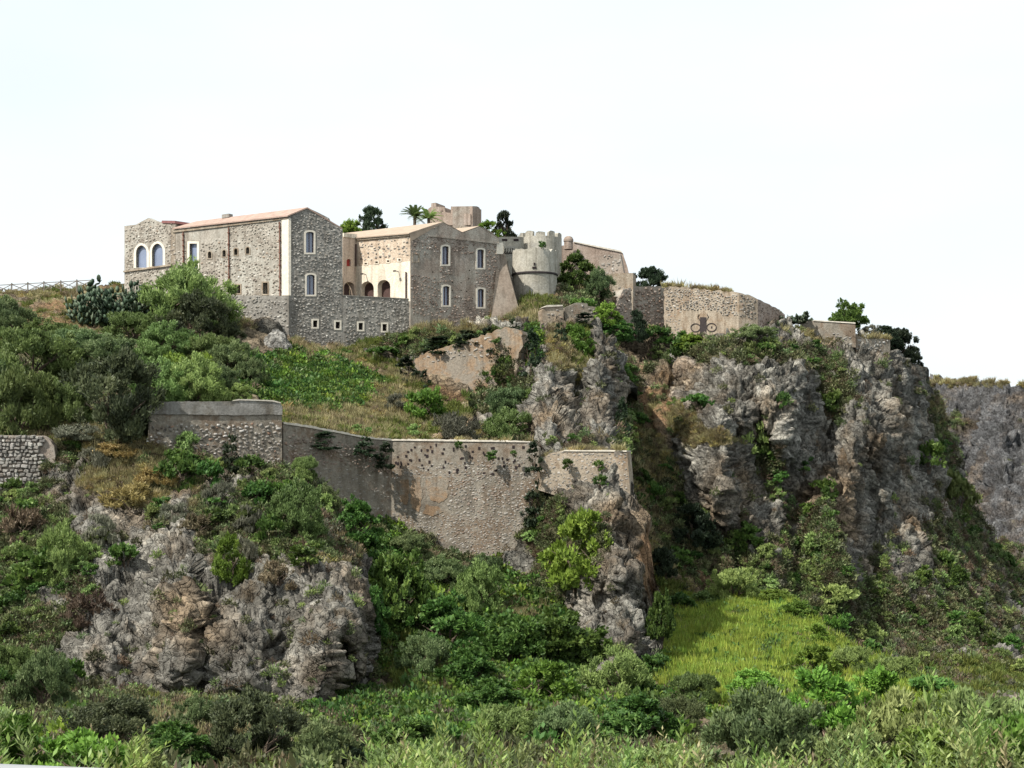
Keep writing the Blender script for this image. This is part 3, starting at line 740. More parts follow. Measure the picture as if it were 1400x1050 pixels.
def stones(pl, outline, holes, size, cover, pal, parent, seed=0, proud=(0.02, 0.09), skip=(), off=0.0, margin=2.0, fn=None, name='rubble_stones', batter=0.0, mute=.26):
    """field stones standing a little proud of the mortar, joined: too small to pick apart"""
    rnd = random.Random(seed)
    loop = [pl.to(*p) for p in outline]; zt_ = max(z for _, z in loop)
    hl = []
    for h in holes:
        us = [p[0] for p in h]; vs_ = [p[1] for p in h]
        a = pl.to(min(us) - margin, max(vs_) + margin); b = pl.to(max(us) + margin, min(vs_) - margin)
        hl.append((a[0], b[0], a[1], b[1]))
    sk = [[pl.to(*p) for p in s] for s in skip]
    s0 = min(q[0] for q in loop); s1 = max(q[0] for q in loop); z0 = min(q[1] for q in loop); z1 = max(q[1] for q in loop)
    V_, Q, C = [], [], []
    z = z0; cols = PAL[pal]; wts = [5, 5, 3, 4, 2, 1, 1]
    while z < z1:
        rh = size * rnd.uniform(.45, .9); s = s0 + rnd.uniform(-size, 0)
        while s < s1:
            w = size * rnd.uniform(.6, 1.6)
            cs, cz = s + w / 2, z + rh / 2 + rnd.uniform(-.55, .55) * rh
            s += w * rnd.uniform(1.0, 1.15)
            if rnd.random() > cover: continue
            if not in_poly(cs, cz, loop): continue
            if not (in_poly(cs - w * .45, cz, loop) and in_poly(cs + w * .45, cz, loop) and in_poly(cs, cz + rh * .5, loop)): continue
            if any(a - w * .4 < cs < b + w * .4 and c - rh * .4 < cz < d + rh * .4 for a, b, c, d in hl): continue
            if any(in_poly(cs, cz, k) for k in sk): continue
            if fn and not fn(cs, cz, rnd): continue
            hw, hh = w * rnd.uniform(.34, .47), rh * rnd.uniform(.34, .5)
            o1 = off + rnd.uniform(*proud) + batter * (zt_ - cz); b = len(V_)
            ang = rnd.uniform(-.5, .5)
            base, top = [], []
            for (i, j) in ((-1, -1), (1, -1), (1, 1), (-1, 1)):
                x, y = i * hw * rnd.uniform(.55, 1.15), j * hh * rnd.uniform(.5, 1.15)
                x, y = x * math.cos(ang) - y * math.sin(ang), x * math.sin(ang) + y * math.cos(ang)
                base.append(pl.at((cs + x, cz + y), off - .03)); top.append(pl.at((cs + x * .72, cz + y * .72), o1 * rnd.uniform(.75, 1.1)))
            V_ += base + top
            Q += [(b + 4, b + 5, b + 6, b + 7)] + [(b + k, b + (k + 1) % 4, b + 4 + (k + 1) % 4, b + 4 + k) for k in range(4)]
            c = rnd.choices(cols, wts)[0]; m = rnd.uniform(.8, 1.2); c = tuple(x * (1 - mute) + y * mute for x, y in zip(c, cols[0]))
            C += [tuple(x * m for x in c)] * 8
        z += rh * 1.02
    if not V_: return
    me = fast_mesh(name, V_, quads=Q, attrs={'scol': np.array(C)})
    o = link_mesh(name, me, M['stone'])
    o.parent = parent
    o.matrix_parent_inverse = Matrix.Translation(parent.location).inverted()
    o['kind'] = 'stuff'
    return o

def quad_roof(pts, th, name, mat, parent):
    mb = MB(); pts = [Vector(p) for p in pts]; n = len(pts); d = Vector((0, 0, -th))
    mb.add(pts + [p + d for p in pts], [tuple(range(n)), tuple(range(2 * n - 1, n - 1, -1))] + [(i, (i + 1) % n, n + (i + 1) % n, n + i) for i in range(n)])
    return mb.build(name, mat, parent)

# ---- west wing: long sunlit side, gable end
wing = empty('castle_wing', P(395, 405, 150), 'long stone castle wing with pointed twin windows, low terracotta roof and tall gable end', 'building')
pf = Plane(170, 163, 395, 150)
pg = Plane(395, 150, 560, 155.6)
H = []
H.append(window(pf, 186.3, 201, 335.4, 366, 'pointed', 3.2, wing, fb=.3, mull=False))
H.append(window(pf, 208, 223, 333, 364.4, 'pointed', 3.2, wing, fb=.3, mull=False))
H.append(window(pf, 259.4, 269.7, 333, 372, 'rect', 3.0, wing, mull=False))
for (c, vt, hh) in ((286.9, 344, 9), (306.8, 342, 9), (322.8, 340, 8.5), (339, 338, 9)):
    H.append(window(pf, c - 2.3, c + 2.3, vt, vt + hh, 'round', 1.3, wing, 'dark', 'wall_plaster', .5, False))
for (a, b, vt, vb) in ((321.5, 328.8, 389.6, 401), (359.6, 366.2, 386.5, 402)):
    H.append(window(pf, a, b, vt, vb, 'rect', 1.6, wing, 'dark', 'wall_plaster', .6, False))
face = [(170, 425), (170, 309), (178, 308), (186, 307), (194, 302.5), (203, 297.8), (210, 301), (216, 303.2), (224, 303), (234, 302.3), (240, 303), (240, 313), (300, 306.5), (395, 295.5), (395, 440), (330, 440)]
slab(pf, face, .7, 'wall', M['wall_sunny'], wing, H)
patch_plain = [[(240, 316), (312, 309), (312, 326), (275, 330), (250, 340), (240, 345)], [(345, 308), (384, 304), (384, 345), (365, 355), (350, 330)]]
stones(pf, face, H, .36, .82, 'tan', wing, 1, margin=3.2, skip=[patch_plain[0]], fn=lambda s, z, r: r.random() < .95)
g_face = [(395, 295.5), (402, 290), (411, 287), (420, 283.6), (436, 291), (450, 298.2), (452, 302.5), (457, 308), (464, 308.6), (465, 312), (468.5, 313), (468.5, 480), (440, 480), (415, 476), (395, 462)]
HG = []
HG.append(window(pg, 418.2, 429.0, 317, 345.5, 'seg', 2.2, wing))
HG.append(window(pg, 419.2, 430.2, 375.5, 403, 'seg', 2.2, wing))
for (u, v) in ((430.9, 442.7), (461.8, 444.6)):
    HG.append(window(pg, u - 2.9, u + 2.9, v - 4.6, v + 4.6, 'rect', 2.0, wing, 'dark', 'trim', .55, False))
slab(pg, g_face, .7, 'gable_wall', M['wall_grey'], wing, HG)
stones(pg, g_face, HG, .36, .84, 'grey', wing, 2, margin=2.6)
# quoin, cornice, sill course, pipes
panel(pf, [(386, 404), (386, 299.5), (395.3, 298.2), (395.3, 404)], .09, .12, 'corner_pilaster', M['trim'], wing)
panel(pg, [(395.2, 404), (395.2, 298.2), (397.6, 299), (397.6, 404)], .09, .12, 'corner_pilaster', M['trim'], wing)
panel(pf, [(237, 318.2), (237, 314.6), (300, 308.2), (394, 297.6), (394, 299.4), (300, 311)], .14, .16, 'cornice', M['wall_plaster'], wing)
panel(pf, [(170, 372.6), (170, 370.4), (236, 361.2), (236, 363.6)], .2, .22, 'sill_course', M['wall_plaster'], wing)
panel(pf, [(234, 425), (234, 314), (240, 313.4), (240, 425)], .03, .05, 'corner_strip', M['wall_plaster'], wing)
for (u, vt, vb) in ((251.4, 317.5, 362), (313.6, 311, 402), (383.3, 303.5, 405)):
    mb = MB(); a, b = pf.px(u, vt, .14), pf.px(u + .6, vb, .14); mb.tube([a, b], .07); 
    dp = mb.build('drain_pipe', M['pipe'], wing)
    for k in range(6):
        q = a.lerp(b, (k + .5) / 6); MB().box(q, pf.t3 * .10, pf.n3 * .12, Vector((0, 0, .05))).build('bracket', M['pipe'], dp)
# roof
d_f = -pf.t3
rid0 = pg.px(420, 283.4, .0); eav0 = pf.px(395, 295.2, .25) 
rl = 16.2
R0, R1 = rid0 + pg.n3 * .1, rid0 + d_f * rl
E0, E1 = pf.px(395.5, 294.8, .28), pf.px(238, 312.2, .28)
quad_roof([E0, E1, R1, R0], .14, 'roof', M['roof'], wing)
back0 = pg.px(468, 311.5); back1 = back0 + d_f * 22
quad_roof([R0, R1, R1 + (back1 - (R0 + d_f * 22)), back0], .14, 'roof', M['roof'], wing)
mb = MB(); vtx = rid0 + d_f * 11.5; mb.box(vtx + Vector((0, 0, .12)), pf.t3 * .55, pf.n3 * .3, Vector((0, 0, .2))); mb.build('roof_vent', M['wall_grey'], wing)
quad_roof([pf.px(222, 301.6, .1), pf.px(240, 301.9, .1), pf.px(268, 303.8, -4), pf.px(236, 300.2, -7)], .3, 'roof', M['roof_red'], wing)
# rear and end walls
for (p, q, r_, s_, nm) in ((back0, back1, -16, 0, 'rear_wall'), (pf.px(170, 309), back1, -9, 0, 'end_wall')):
    quad = [Vector((p.x, p.y, p.z - .2)), Vector((q.x, q.y, q.z - .2)), Vector((q.x, q.y, 17)), Vector((p.x, p.y, 17))]
    MB().add(quad, [(0, 1, 2, 3)]).build(nm, M['wall_grey'], wing)

# ---- terrace wall below the courtyard, returning to the left under the wing
tw = empty('terrace_wall', P(520, 450, 155), 'grey stone terrace wall below the cream arcade with two small square windows', 'wall')
pl_ret = Plane(318, 151.2, 395, 149.7)
HT = []
for (u, v) in ((493.1, 446.2), (525.8, 447.8)):
    HT.append(window(pg, u - 2.9, u + 2.9, v - 4.8, v + 4.8, 'rect', 2.0, tw, 'dark', 'trim', .55, False))
t_face = [(468.7, 404.6), (514, 407), (560.5, 409.4), (560.5, 470), (468.7, 482)]
slab(pg, t_face, .7, 'wall', M['wall_grey'], tw, HT)
stones(pg, t_face, HT, .36, .84, 'grey', tw, 3, margin=2.6)
slab(pg, [(468.7, 404.5), (468.7, 403.4), (560.5, 408.2), (560.5, 409.3)], .9, 'coping', M['wall_grey'], tw, off=.06)
tw2 = empty('plinth_wall', P(350, 420, 150), 'low stone plinth wall under the sunlit castle side, behind the dark round shrub', 'wall')
r_face = rough_edge([(316, 404), (394.8, 404.4)], .4, 6, 4) + [(394.8, 480), (316, 480)]
slab(pl_ret, r_face, 4.0, 'wall', M['wall_grey'], tw2)
stones(pl_ret, r_face, (), .38, .8, 'grey', tw2, 4)

# ---- courtyard house: cream arcade and double gable
hs = empty('gabled_house', P(561, 440, 155.4), 'double gabled stone house with cream arcade wall on its sunny side', 'building')
pc = Plane(487, 159.5, 561, 155.4)
pe = Plane(468, 157.4, 487, 159.5)
pr = Plane(561, 155.4, 682, 162.0)
HC = []
def open_arch(pl, u0, u1, vt, vb, kind, back_u, parent, mat_in='frame_dark'):
    o = arch(u0, u1, vt, vb, kind)
    HC.append(o)
    panel(pl, o, -0.75, .05, 'arch_door', M[mat_in], parent)
    return o
a1 = arch(493, 511, 385, 412, 'round'); a2 = arch(516.2, 533.6, 382.6, 412, 'round'); ae = arch(470.2, 487, 385.2, 412, 'round')
c_low = [(487.2, 411), (487.2, 363.8), (500, 362.7), (561, 357), (561, 412)]
slab(pc, c_low, .75, 'arcade_wall', M['cream'], hs, [a1, a2])
for a in (a1, a2): panel(pc, a, -0.75, .06, 'arch_door', M['frame_dark'], hs)
c_up = [(487.2, 363.7), (487.2, 326.5), (561, 320.5), (561, 356.9), (500, 362.6)]
HU = []
for (u, v) in ((500.3, 362.6), (515.2, 360.8), (530.8, 359.2), (546.4, 357.5)):
    HU.append(window(pc, u - 1.7, u + 1.7, v - 3.3, v - .9, 'rect', 1.3, hs, 'dark', 'cream', .4, False))
slab(pc, c_up, .7, 'upper_wall', M['cream_worn'], hs, HU)
stones(pc, [(489, 360), (489, 329), (560, 322), (560, 352)], HU, .38, .45, 'pale', hs, 5, margin=2)
panel(pc, [(487.2, 329.0), (487.2, 325.6), (561, 319.2), (561, 322.6)], .18, .22, 'cornice', M['wall_plaster'], hs)
e_wall = [(468.9, 411), (468.9, 322.5), (487, 326), (487, 411)]
er = arch(473.8, 480.0, 354, 364, 'round')
slab(pe, e_wall, .7, 'end_wall', M['shaded_cream'], hs, [ae[:] if False else arch(470.2, 484.6, 385.4, 410, 'round'), er])
panel(pe, er, -.2, .05, 'shutter', M['red'], hs)
panel(pe, arch(470.2, 484.6, 385.4, 410, 'round'), -.75, .05, 'arch_door', M['frame_dark'], hs)
panel(pe, [(468.9, 324), (468.9, 318.6), (487, 320.2), (487, 326.4)], .12, .3, 'parapet', M['cream'], hs)
for (pl_, u, vt, vb) in ((pe, 485.4, 334, 364), (pc, 555.8, 372, 408.5)):
    MB().tube([pl_.px(u, vt, .12), pl_.px(u, vb, .12)], .09).build('drain_pipe', M['frame_dark'], hs)
for (u, v) in ((500.5, 375.5), (545, 371.6)):
    mb = MB(); a = pc.px(u, v, 0); mb.tube([a, a + pc.n3 * .7 + Vector((0, 0, .05))], .04); mb.box(a + pc.n3 * .75, pc.t3 * .14, pc.n3 * .1, Vector((0, 0, .07)))
    mb.build('wall_lamp', M['black'], hs)
HR = []
for (a, b, vt, vb) in ((604.3, 613.3, 336.6, 361.6), (652.4, 661.2, 341, 366.3), (605.4, 614.2, 391.2, 417.4), (652.8, 661.5, 395, 419.8)):
    HR.append(window(pr, a, b, vt, vb, 'seg', 2.1, hs))
rnd = random.Random(3)
for (u, v) in ((618.5, 386), (630.5, 386.5), (641, 381), (618.5, 397), (630.5, 397.3), (638, 398.5), (618, 408), (630.5, 408), (646.5, 408), (667, 388), (666.5, 399), (667, 409), (592, 372), (640, 421), (652, 430), (598, 427), (573, 447.5), (642, 370), (670, 377)):
    HR.append(arch(u - .75, u + .75, v - .9, v + .9, 'rect'))
r_wall = [(561, 453), (561, 329), (571, 324), (582, 318), (594, 309.5), (605.5, 303.5), (618, 310), (632, 317.5), (644, 313), (655.5, 309), (668, 315), (682, 325), (683, 345), (684, 440), (640, 445), (600, 450)]
slab(pr, r_wall, .7, 'gable_wall', M['wall_brown'], hs, HR)
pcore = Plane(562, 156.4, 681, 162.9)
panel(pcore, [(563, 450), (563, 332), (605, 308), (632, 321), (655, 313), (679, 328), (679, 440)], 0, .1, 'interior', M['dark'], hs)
smooth_r = [[(563, 375), (563, 352), (600, 345), (602, 380)], [(618, 375), (618, 345), (650, 350), (648, 405), (618, 405)], [(561, 455), (561, 430), (590, 432), (598, 455)], [(583, 322), (606, 304), (632, 318), (656, 310), (682, 326), (682, 333), (586, 322)]]
stones(pr, r_wall, HR[:4], .34, .75, 'brown', hs, 6, margin=2.6, skip=smooth_r)
panel(pr, [(586, 323.4), (586, 321.8), (632, 326.8), (682, 332.6), (682, 334.2), (632, 328.4)], .12, .14, 'string_course', M['wall_brown'], hs)
ring(pr, arch(564.8, 572, 347.6, 357.6, 'rect'), arch(563.4, 573.4, 346, 359, 'rect'), -.1, .05, 'niche', M['wall_plaster'], hs)
panel(pr, [(564.8, 357.6), (564.8, 347.6), (572, 347.6), (572, 357.6)], -.05, .1, 'niche_back', M['trim'], hs)
panel(pr, [(678.6, 347.4), (678.6, 332.4), (687, 331.6), (687, 347.4)], .10, .6, 'corner_block', M['trim'], hs)
# roofs of the two gables
d_c = -pc.t3
k1, k2, kv = pr.px(605.5, 303.2), pr.px(655.5, 308.8), pr.px(632, 317.3)
e1 = pr.px(561, 328.6) + d_c * -0.1; e2 = pr.px(682, 324.8)
LN = 15.5
eaL = pc.px(487, 325.2, .3)
quad_roof([pc.px(561.4, 319, .3), eaL, k1 + d_c * LN, k1], .12, 'roof', M['roof_tan'], hs)
quad_roof([e1, pc.px(561.3, 319, .2), k1], .12, 'roof', M['roof_tan'], hs)
quad_roof([k1, k1 + d_c * LN, kv + d_c * LN, kv], .12, 'roof', M['roof_tan'], hs)
quad_roof([kv, kv + d_c * LN, k2 + d_c * LN, k2], .12, 'roof', M['roof_tan'], hs)
quad_roof([k2, k2 + d_c * LN, e2 + d_c * LN, e2], .12, 'roof', M['roof_tan'], hs)
bk = e2 + d_c * LN
MB().add([e2, bk, Vector((bk.x, bk.y, 15)), Vector((e2.x, e2.y, 15))], [(0, 1, 2, 3)]).build('rear_wall', M['wall_brown'], hs)
# buttress at its right corner
bt = empty('battered_buttress', P(692, 430, 160), 'smooth brown battered buttress at the right end of the gabled house', 'buttress')
mb = MB()
A_ = [P(671, 438, 159.6), P(712.5, 434, 160.4), P(688.5, 346.5, 163.0), P(681, 346.5, 162.4)]
B_ = [P(671, 438, 166), P(714, 434, 168), P(690, 346.5, 168), P(681, 346.5, 168)]
mb.add(A_ + B_, [(0, 1, 2, 3), (1, 5, 6, 2), (3, 2, 6, 7), (0, 3, 7, 4), (4, 7, 6, 5)])
mb.build('buttress', wall_mat('buttress_render', [(0.16, 0.125, 0.098), (0.215, 0.175, 0.14), (0.26, 0.22, 0.18)], (0.24, 0.21, 0.175), .3, .4), bt)

# ---- round towers
def drum(u, Y, rpx, prof, name, mat, parent, n=40, ragged=None, seed=1, inner=True):
    """a round tower: prof is a list of (row, radius factor); the top edge is broken by ragged(angle)"""
    rnd = random.Random(seed); c = P(u, 640, Y); r0 = rpx * Y / F; Yf = Y - r0
    mb = MB(); vs_ = []; fs = []
    for (v, k) in prof:
        z = (CV - v) / F * Yf
        for i in range(n):
            a = 2 * math.pi * i / n
            zz = z + (ragged(i, n) if ragged and (v, k) == prof[-1] else 0)
            vs_.append((c.x + r0 * k * math.cos(a), c.y + r0 * k * math.sin(a), zz))
    m = len(prof)
    for j in range(m - 1):
        for i in range(n): fs.append((j * n + i, j * n + (i + 1) % n, (j + 1) * n + (i + 1) % n, (j + 1) * n + i))
    # parapet thickness and floor
    top = (m - 1) * n; b = len(vs_); kt = prof[-1][1]
    for i in range(n):
        a = 2 * math.pi * i / n; x = vs_[top + i]
        vs_.append((c.x + r0 * kt * .82 * math.cos(a), c.y + r0 * kt * .82 * math.sin(a), x[2]))
    for i in range(n):
        a = 2 * math.pi * i / n
        vs_.append((c.x + r0 * kt * .82 * math.cos(a), c.y + r0 * kt * .82 * math.sin(a), (CV - prof[-1][0]) / F * Yf - 1.4))
    for i in range(n):
        j = (i + 1) % n
        fs += [(top + i, top + j, b + j, b + i), (b + i, b + j, b + n + j, b + n + i)]
    fs.append(tuple(b + n + i for i in range(n)))
    mb.add(vs_, fs)
    return mb.build(name, mat, parent), c, r0, Yf
tr = empty('round_tower', P(731, 410, 167.7), 'squat round tower with a dark string course, grass at its foot', 'tower')
rn = [random.Random(11).uniform(-.28, .05) for _ in range(48)]
rnl = random.Random(12)
rag = [0.06 * math.sin(i * .9) + rnl.uniform(-.16, .08) - (.35 if i % 13 == 3 else 0) for i in range(48)]
_, tc_, tr0, tYf = drum(731, 167.7, 30.2, [(420, 1.03), (372.4, 1.0)], 'lower_drum', M['wall_tower'], tr, 48)
drum(731, 167.7, 30.2, [(370.6, 1.03), (350, 1.01), (338.5, 1.0)], 'upper_drum', M['wall_tower'], tr, 48, lambda i, n: rag[i % 48])
drum(731, 167.7, 30.2, [(373.4, 1.02), (372.9, 1.055), (371.2, 1.055), (370.6, 1.03)], 'string_course', M['black'], tr, 48)
for a_, zr in ((-92, 366), (-91.5, 361)):
    a = R(a_); c = Vector((tc_.x + tr0 * 1.012 * math.cos(a), tc_.y + tr0 * 1.012 * math.sin(a), (CV - zr) / F * tYf))
    MB().box(c, Vector((.24 if zr == 366 else .1, 0, 0)), Vector((0, .12, 0)), Vector((0, 0, .1 if zr == 366 else .14))).build('loophole', M['dark'], tr)
tr2 = empty('crenellated_tower', P(739, 345, 176), 'crenellated round tower standing behind the squat round tower', 'tower')
_, c2, r2, y2 = drum(739, 176.5, 29, [(400, 1.0), (322, 1.0)], 'drum', M['wall_tower'], tr2, 48)
for k in range(11):
    a = 2 * math.pi * (k + .2) / 11; da = 2 * math.pi / 11 * (.36, .28, .4, .33, .25, .38, .3, .36, .4, .28, .34)[k]; mb = MB(); vs_ = []
    hgt = (0.62, .40, .58, .50, .64, .30, .55, .62, .45, .6, .5)[k]
    for rr_ in (r2 * 1.0, r2 * .78):
        for (s_, zz) in ((-1, 0), (1, 0), (1, hgt), (.5, hgt + .06), (-.4, hgt + .1), (-1, hgt - .08)):
            vs_.append((c2.x + rr_ * math.cos(a + s_ * da), c2.y + rr_ * math.sin(a + s_ * da), (CV - 322) / F * y2 - .02 + zz))
    mb.add(vs_, [(0, 1, 2, 3, 4, 5), (11, 10, 9, 8, 7, 6)] + [(i, (i + 1) % 6, 6 + (i + 1) % 6, 6 + i) for i in range(6)])
    mb.build('merlon', M['wall_tower'], tr2)
# gate wall between the gabled house and the towers
gw = empty('gate_wall', P(695, 380, 172), 'short curtain wall with corbels between gabled house and round tower', 'wall')
pw = Plane(676, 171, 716, 174)
slab(pw, [(676, 430), (676, 324.2), (700, 323.6), (716, 324), (716, 430)], 1.0, 'wall', M['wall_tower'], gw)
for u in (689.8, 705.4): panel(pw, arch(u - 3.4, u + 3.4, 326.6, 329.6, 'rect'), .04, .3, 'slot', M['dark'], gw)
panel(pw, [(686, 340), (686, 337.2), (702, 337.2), (702, 340)], .35, .35, 'ledge', M['wall_tower'], gw)
for k in range(5): panel(pw, [(686.2 + k * 3.3, 346.5), (686.2 + k * 3.3, 340), (687.9 + k * 3.3, 340), (687.9 + k * 3.3, 343.5)], .34, .36, 'corbel', M['wall_tower'], gw)
panel(pw, [(684, 347), (684, 340.2), (702, 340.2), (702, 347)], .03, .1, 'painted_shade', M['dark'], gw)  # flat dark panel paints the shade between the corbels, no real recess
panel(pw, [(686, 352), (688.5, 347.5), (695, 353.5), (690, 359.5), (691, 363), (700, 367), (700, 380), (686, 380)], .3, .3, 'broken_steps', M['wall_tower'], gw)

# ---- keep on the hilltop
kp = empty('hilltop_keep', P(620, 305, 205), 'ruined reddish keep with notched top on the hilltop behind palms', 'tower')
pk = Plane(584, 206, 646, 203); pk2 = Plane(646, 203, 657.5, 208)
kf = [(584, 320), (584, 288), (586, 285), (589.4, 282.6), (589.6, 277.8), (592.5, 277.4), (595.8, 277), (596.2, 282.6), (606.5, 282.8), (607.5, 284), (609, 290.4), (616.3, 291), (616.4, 282.2), (646, 281.8), (646, 320)]
slab(pk, kf, 3.0, 'wall', M['wall_keep'], kp, [arch(632.6, 636, 293, 295.4, 'round')])
panel(pk, arch(632.2, 636.4, 292.6, 295.8, 'rect'), -1.0, .1, 'interior', M['dark'], kp)
slab(pk2, [(646.2, 320), (646.2, 281.8), (652, 282), (655, 283.4), (657, 287), (657.5, 292), (657.5, 320)], 3.0, 'side_wall', M['wall_brown'], kp)
stones(pk, kf, (), .5, .4, 'brown', kp, 8)
slab(pk, [(600, 308), (600, 292.6), (644, 292.6), (644, 308)], .2, 'lower_band', M['wall_keep'], kp, off=.18)

# ---- walls to the right of the towers
ru = empty('upper_rampart', P(820, 380, 181), 'sloping upper rampart descending to the right of the crenellated tower', 'wall')
pu = Plane(766, 182, 866, 181)
slab(pu, rough_edge([(766, 420), (766, 336), (775, 335), (784, 331), (800, 334.5), (822, 338.5), (840, 341.5), (849, 344), (852, 347), (859.5, 372), (860, 420)], .35, 6, 5), 1.4, 'wall', M['wall_keep'], ru)
slab(pu, [(784.5, 331.4), (784.5, 330.2), (822, 337.4), (849, 342.8), (852, 347), (849, 345), (822, 339.6)], 1.8, 'coping', M['coping'], ru, off=.15)
pu2 = Plane(800, 179.5, 866, 178)
blk = [(818, 380), (819, 350), (830, 347), (848, 347.5), (853, 374), (853, 380)]
slab(pu2, blk, 1.2, 'rubble_patch', M['wall_brown'], ru)
stones(pu2, blk, (), .45, .7, 'pale', ru, 9)
tt = empty('sentry_turret', P(777, 336, 180.5), 'small domed stone sentry turret on the rampart beside the tower', 'turret')
drum(777.2, 180.5, 6.8, [(340, .9), (329.5, .9), (329, 1.02), (326, .98), (323.2, .75), (321.8, .35)], 'dome', M['wall_keep'], tt, 16)
rb = empty('rampart_block', P(845, 393, 177), 'stepped rampart block with pale top below the sloping rampart', 'wall')
pb = Plane(815, 177.5, 866, 176.5); pb2 = Plane(866, 176.5, 868.5, 181)
bf = [(812, 425), (815, 384), (828, 374.5), (846, 373.5), (865.5, 373.2), (865.5, 425)]
slab(pb, bf, 3.0, 'wall', M['wall_plaster'], rb)
stones(pb, [(814, 425), (816, 392), (864, 392), (864, 425)], (), .45, .7, 'pale', rb, 10)
rw = empty('rubble_rampart', P(885, 430, 178), 'rough rubble rampart in shade left of the plastered bastion', 'wall')
pq = Plane(840, 175.0, 910, 180.0)
qf = rough_edge([(838, 470), (842, 420), (852, 396), (866, 391.5), (909.5, 391)], .7, 5, 8) + [(909.5, 480), (880, 480)]
slab(pq, qf, 1.5, 'wall', M['wall_brown'], rw)
stones(pq, qf, (), .5, .85, 'brown', rw, 11, proud=(.03, .16))

# ---- plastered bastion with the beetle emblem
ba = empty('plastered_bastion', P(1000, 465, 170), 'pale plastered bastion with rubble upper courses and dry grass on top', 'bastion')
p1 = Plane(908, 178, 1010, 171.0); pm = Plane(1010, 171.0, 1036, 171.6); p2 = Plane(1036, 171.6, 1075, 178)
bf1 = rough_edge([(908, 480), (908, 391.5), (940, 393.0), (970, 396), (1000, 398.5), (1010, 400.5)], 1.1, 4, 9) + [(1010, 480)]
slab(p1, bf1, 1.2, 'wall', M['wall_plaster'], ba)
bfm = rough_edge([(1010.2, 400.5), (1023, 402.5), (1035.8, 409)], .9, 4, 19) + [(1035.8, 480), (1010.2, 480)]
slab(pm, bfm, 1.2, 'corner_wall', M['wall_plaster'], ba)
up = [(909, 424), (909, 392), (970, 396.5), (1009.6, 400.5), (1009.6, 432), (985, 432), (978, 424)]
stones(p1, up, (), .36, .92, 'pale', ba, 12, proud=(.03, .13))
stones(p1, [(909, 466), (909, 424), (933, 424), (933, 466)], (), .4, .5, 'pale', ba, 13, proud=(0, .06), mute=.2)
stones(pm, [(1010.6, 434), (1010.6, 401), (1035, 409), (1035, 436)], (), .36, .9, 'pale', ba, 28, proud=(.03, .13))
bf2 = rough_edge([(1036.0, 409), (1048, 414.5), (1060, 420), (1073, 430)], .9, 4, 10) + [(1075, 470), (1036, 480)]
slab(p2, bf2, 1.2, 'side_wall', M['wall_keep'], ba)
stones(p2, bf2, (), .38, .6, 'brown', ba, 14)
em = empty('beetle_emblem', p1.px(961.5, 446), 'dark lava stone beetle shaped emblem with two rings set in the bastion', 'emblem')
panel(p1, [(957.2, 459.2), (957.4, 433.6), (966, 433.8), (966, 459.2)], .06, .1, 'body', M['black'], em)
for (cu, cv_, rr_) in ((951.2, 448, 6.4), (973.0, 447.6, 6.5)):
    n = 20
    inn = [(cu + (rr_ - .55) * math.cos(2 * math.pi * i / n), cv_ + (rr_ - 1.45) * math.sin(2 * math.pi * i / n)) for i in range(n)]
    out_ = [(cu + (rr_ + .55) * math.cos(2 * math.pi * i / n), cv_ + (rr_ - .35) * math.sin(2 * math.pi * i / n)) for i in range(n)]
    ring(p1, inn, out_, -.02, .07, 'ring', M['black'], em)
panel(p1, [(972.2, 449), (972.2, 446), (974, 446), (974, 449)], .05, .07, 'boss', M['black'], em)
for sgn in (-1, 1):
    c = 961.6; mb = MB(); mb.tube([p1.px(c + sgn * 3.2, 440.5, .05), p1.px(c + sgn * 7.4, 433, .05), p1.px(c + sgn * 5.4, 430, .05)], .055, 5); mb.build('antenna', M['black'], em)

# ---- walls along the right skyline
rs = empty('skyline_wall', P(1130, 455, 175), 'smooth grey parapet wall on the right skyline below the round tree', 'wall')
p3 = Plane(1093, 176, 1170, 174.5)
f3 = [(1093, 470), (1094, 440), (1112, 438.2), (1140, 440), (1169.5, 442), (1170, 475)]
slab(p3, f3, 1.0, 'wall', M['wall_terrace'], rs)
slab(p3, [(1112, 438.9), (1112, 437.4), (1140, 439.2), (1169.5, 441.0), (1169.5, 442.6)], 1.2, 'coping', M['coping'], rs, off=.1)
stones(p3, [(1094, 472), (1094, 455), (1169, 455), (1169, 472)], (), .45, .6, 'grey', rs, 15)
rs2 = empty('dry_stone_ledge', P(1195, 470, 176), 'low stone ledge wall right of the grey parapet under dry grass', 'wall')
p4 = Plane(1170, 175, 1218, 176.5)
f4 = rough_edge([(1170.2, 490), (1170.2, 458), (1186, 463.5), (1200, 463), (1217, 463.2)], .4, 5, 3) + [(1217, 490)]
slab(p4, f4, 1.2, 'wall', M['wall_terrace'], rs2)
stones(p4, f4, (), .5, .7, 'grey', rs2, 16, proud=(.03, .12))

# ---- ruined parapets on the central cliff
pa = empty('ruined_parapet', P(756, 440, 151), 'broken stone parapet stub beside the little railing above the cliff', 'wall')
p5 = Plane(741, 150.2, 772, 150.8)
f5 = rough_edge([(746, 500), (741, 424), (746, 419.5), (757, 418.5), (770, 418.6)], .6, 4, 5) + [(771, 450), (766, 500)]
slab(p5, f5, 1.6, 'wall', M['wall_plaster'], pa); stones(p5, f5, (), .4, .55, 'pale', pa, 17)
slab(p5, [(742, 420.4), (748, 417.2), (769, 417), (769, 418.8), (757, 419.4)], 1.9, 'cap_slab', M['coping'], pa, off=.15)
pa2 = empty('ruined_parapet', P(795, 440, 151), 'ivy draped stepped parapet wall right of the broken stub above the cliff', 'wall')
p6 = Plane(771, 151.5, 817, 152.5)
f6 = rough_edge([(772, 480), (772, 421), (780, 417.5), (788, 413.8), (796, 414), (803, 414.8), (804, 418.5), (815, 419.5)], .4, 4, 6) + [(817, 470)]
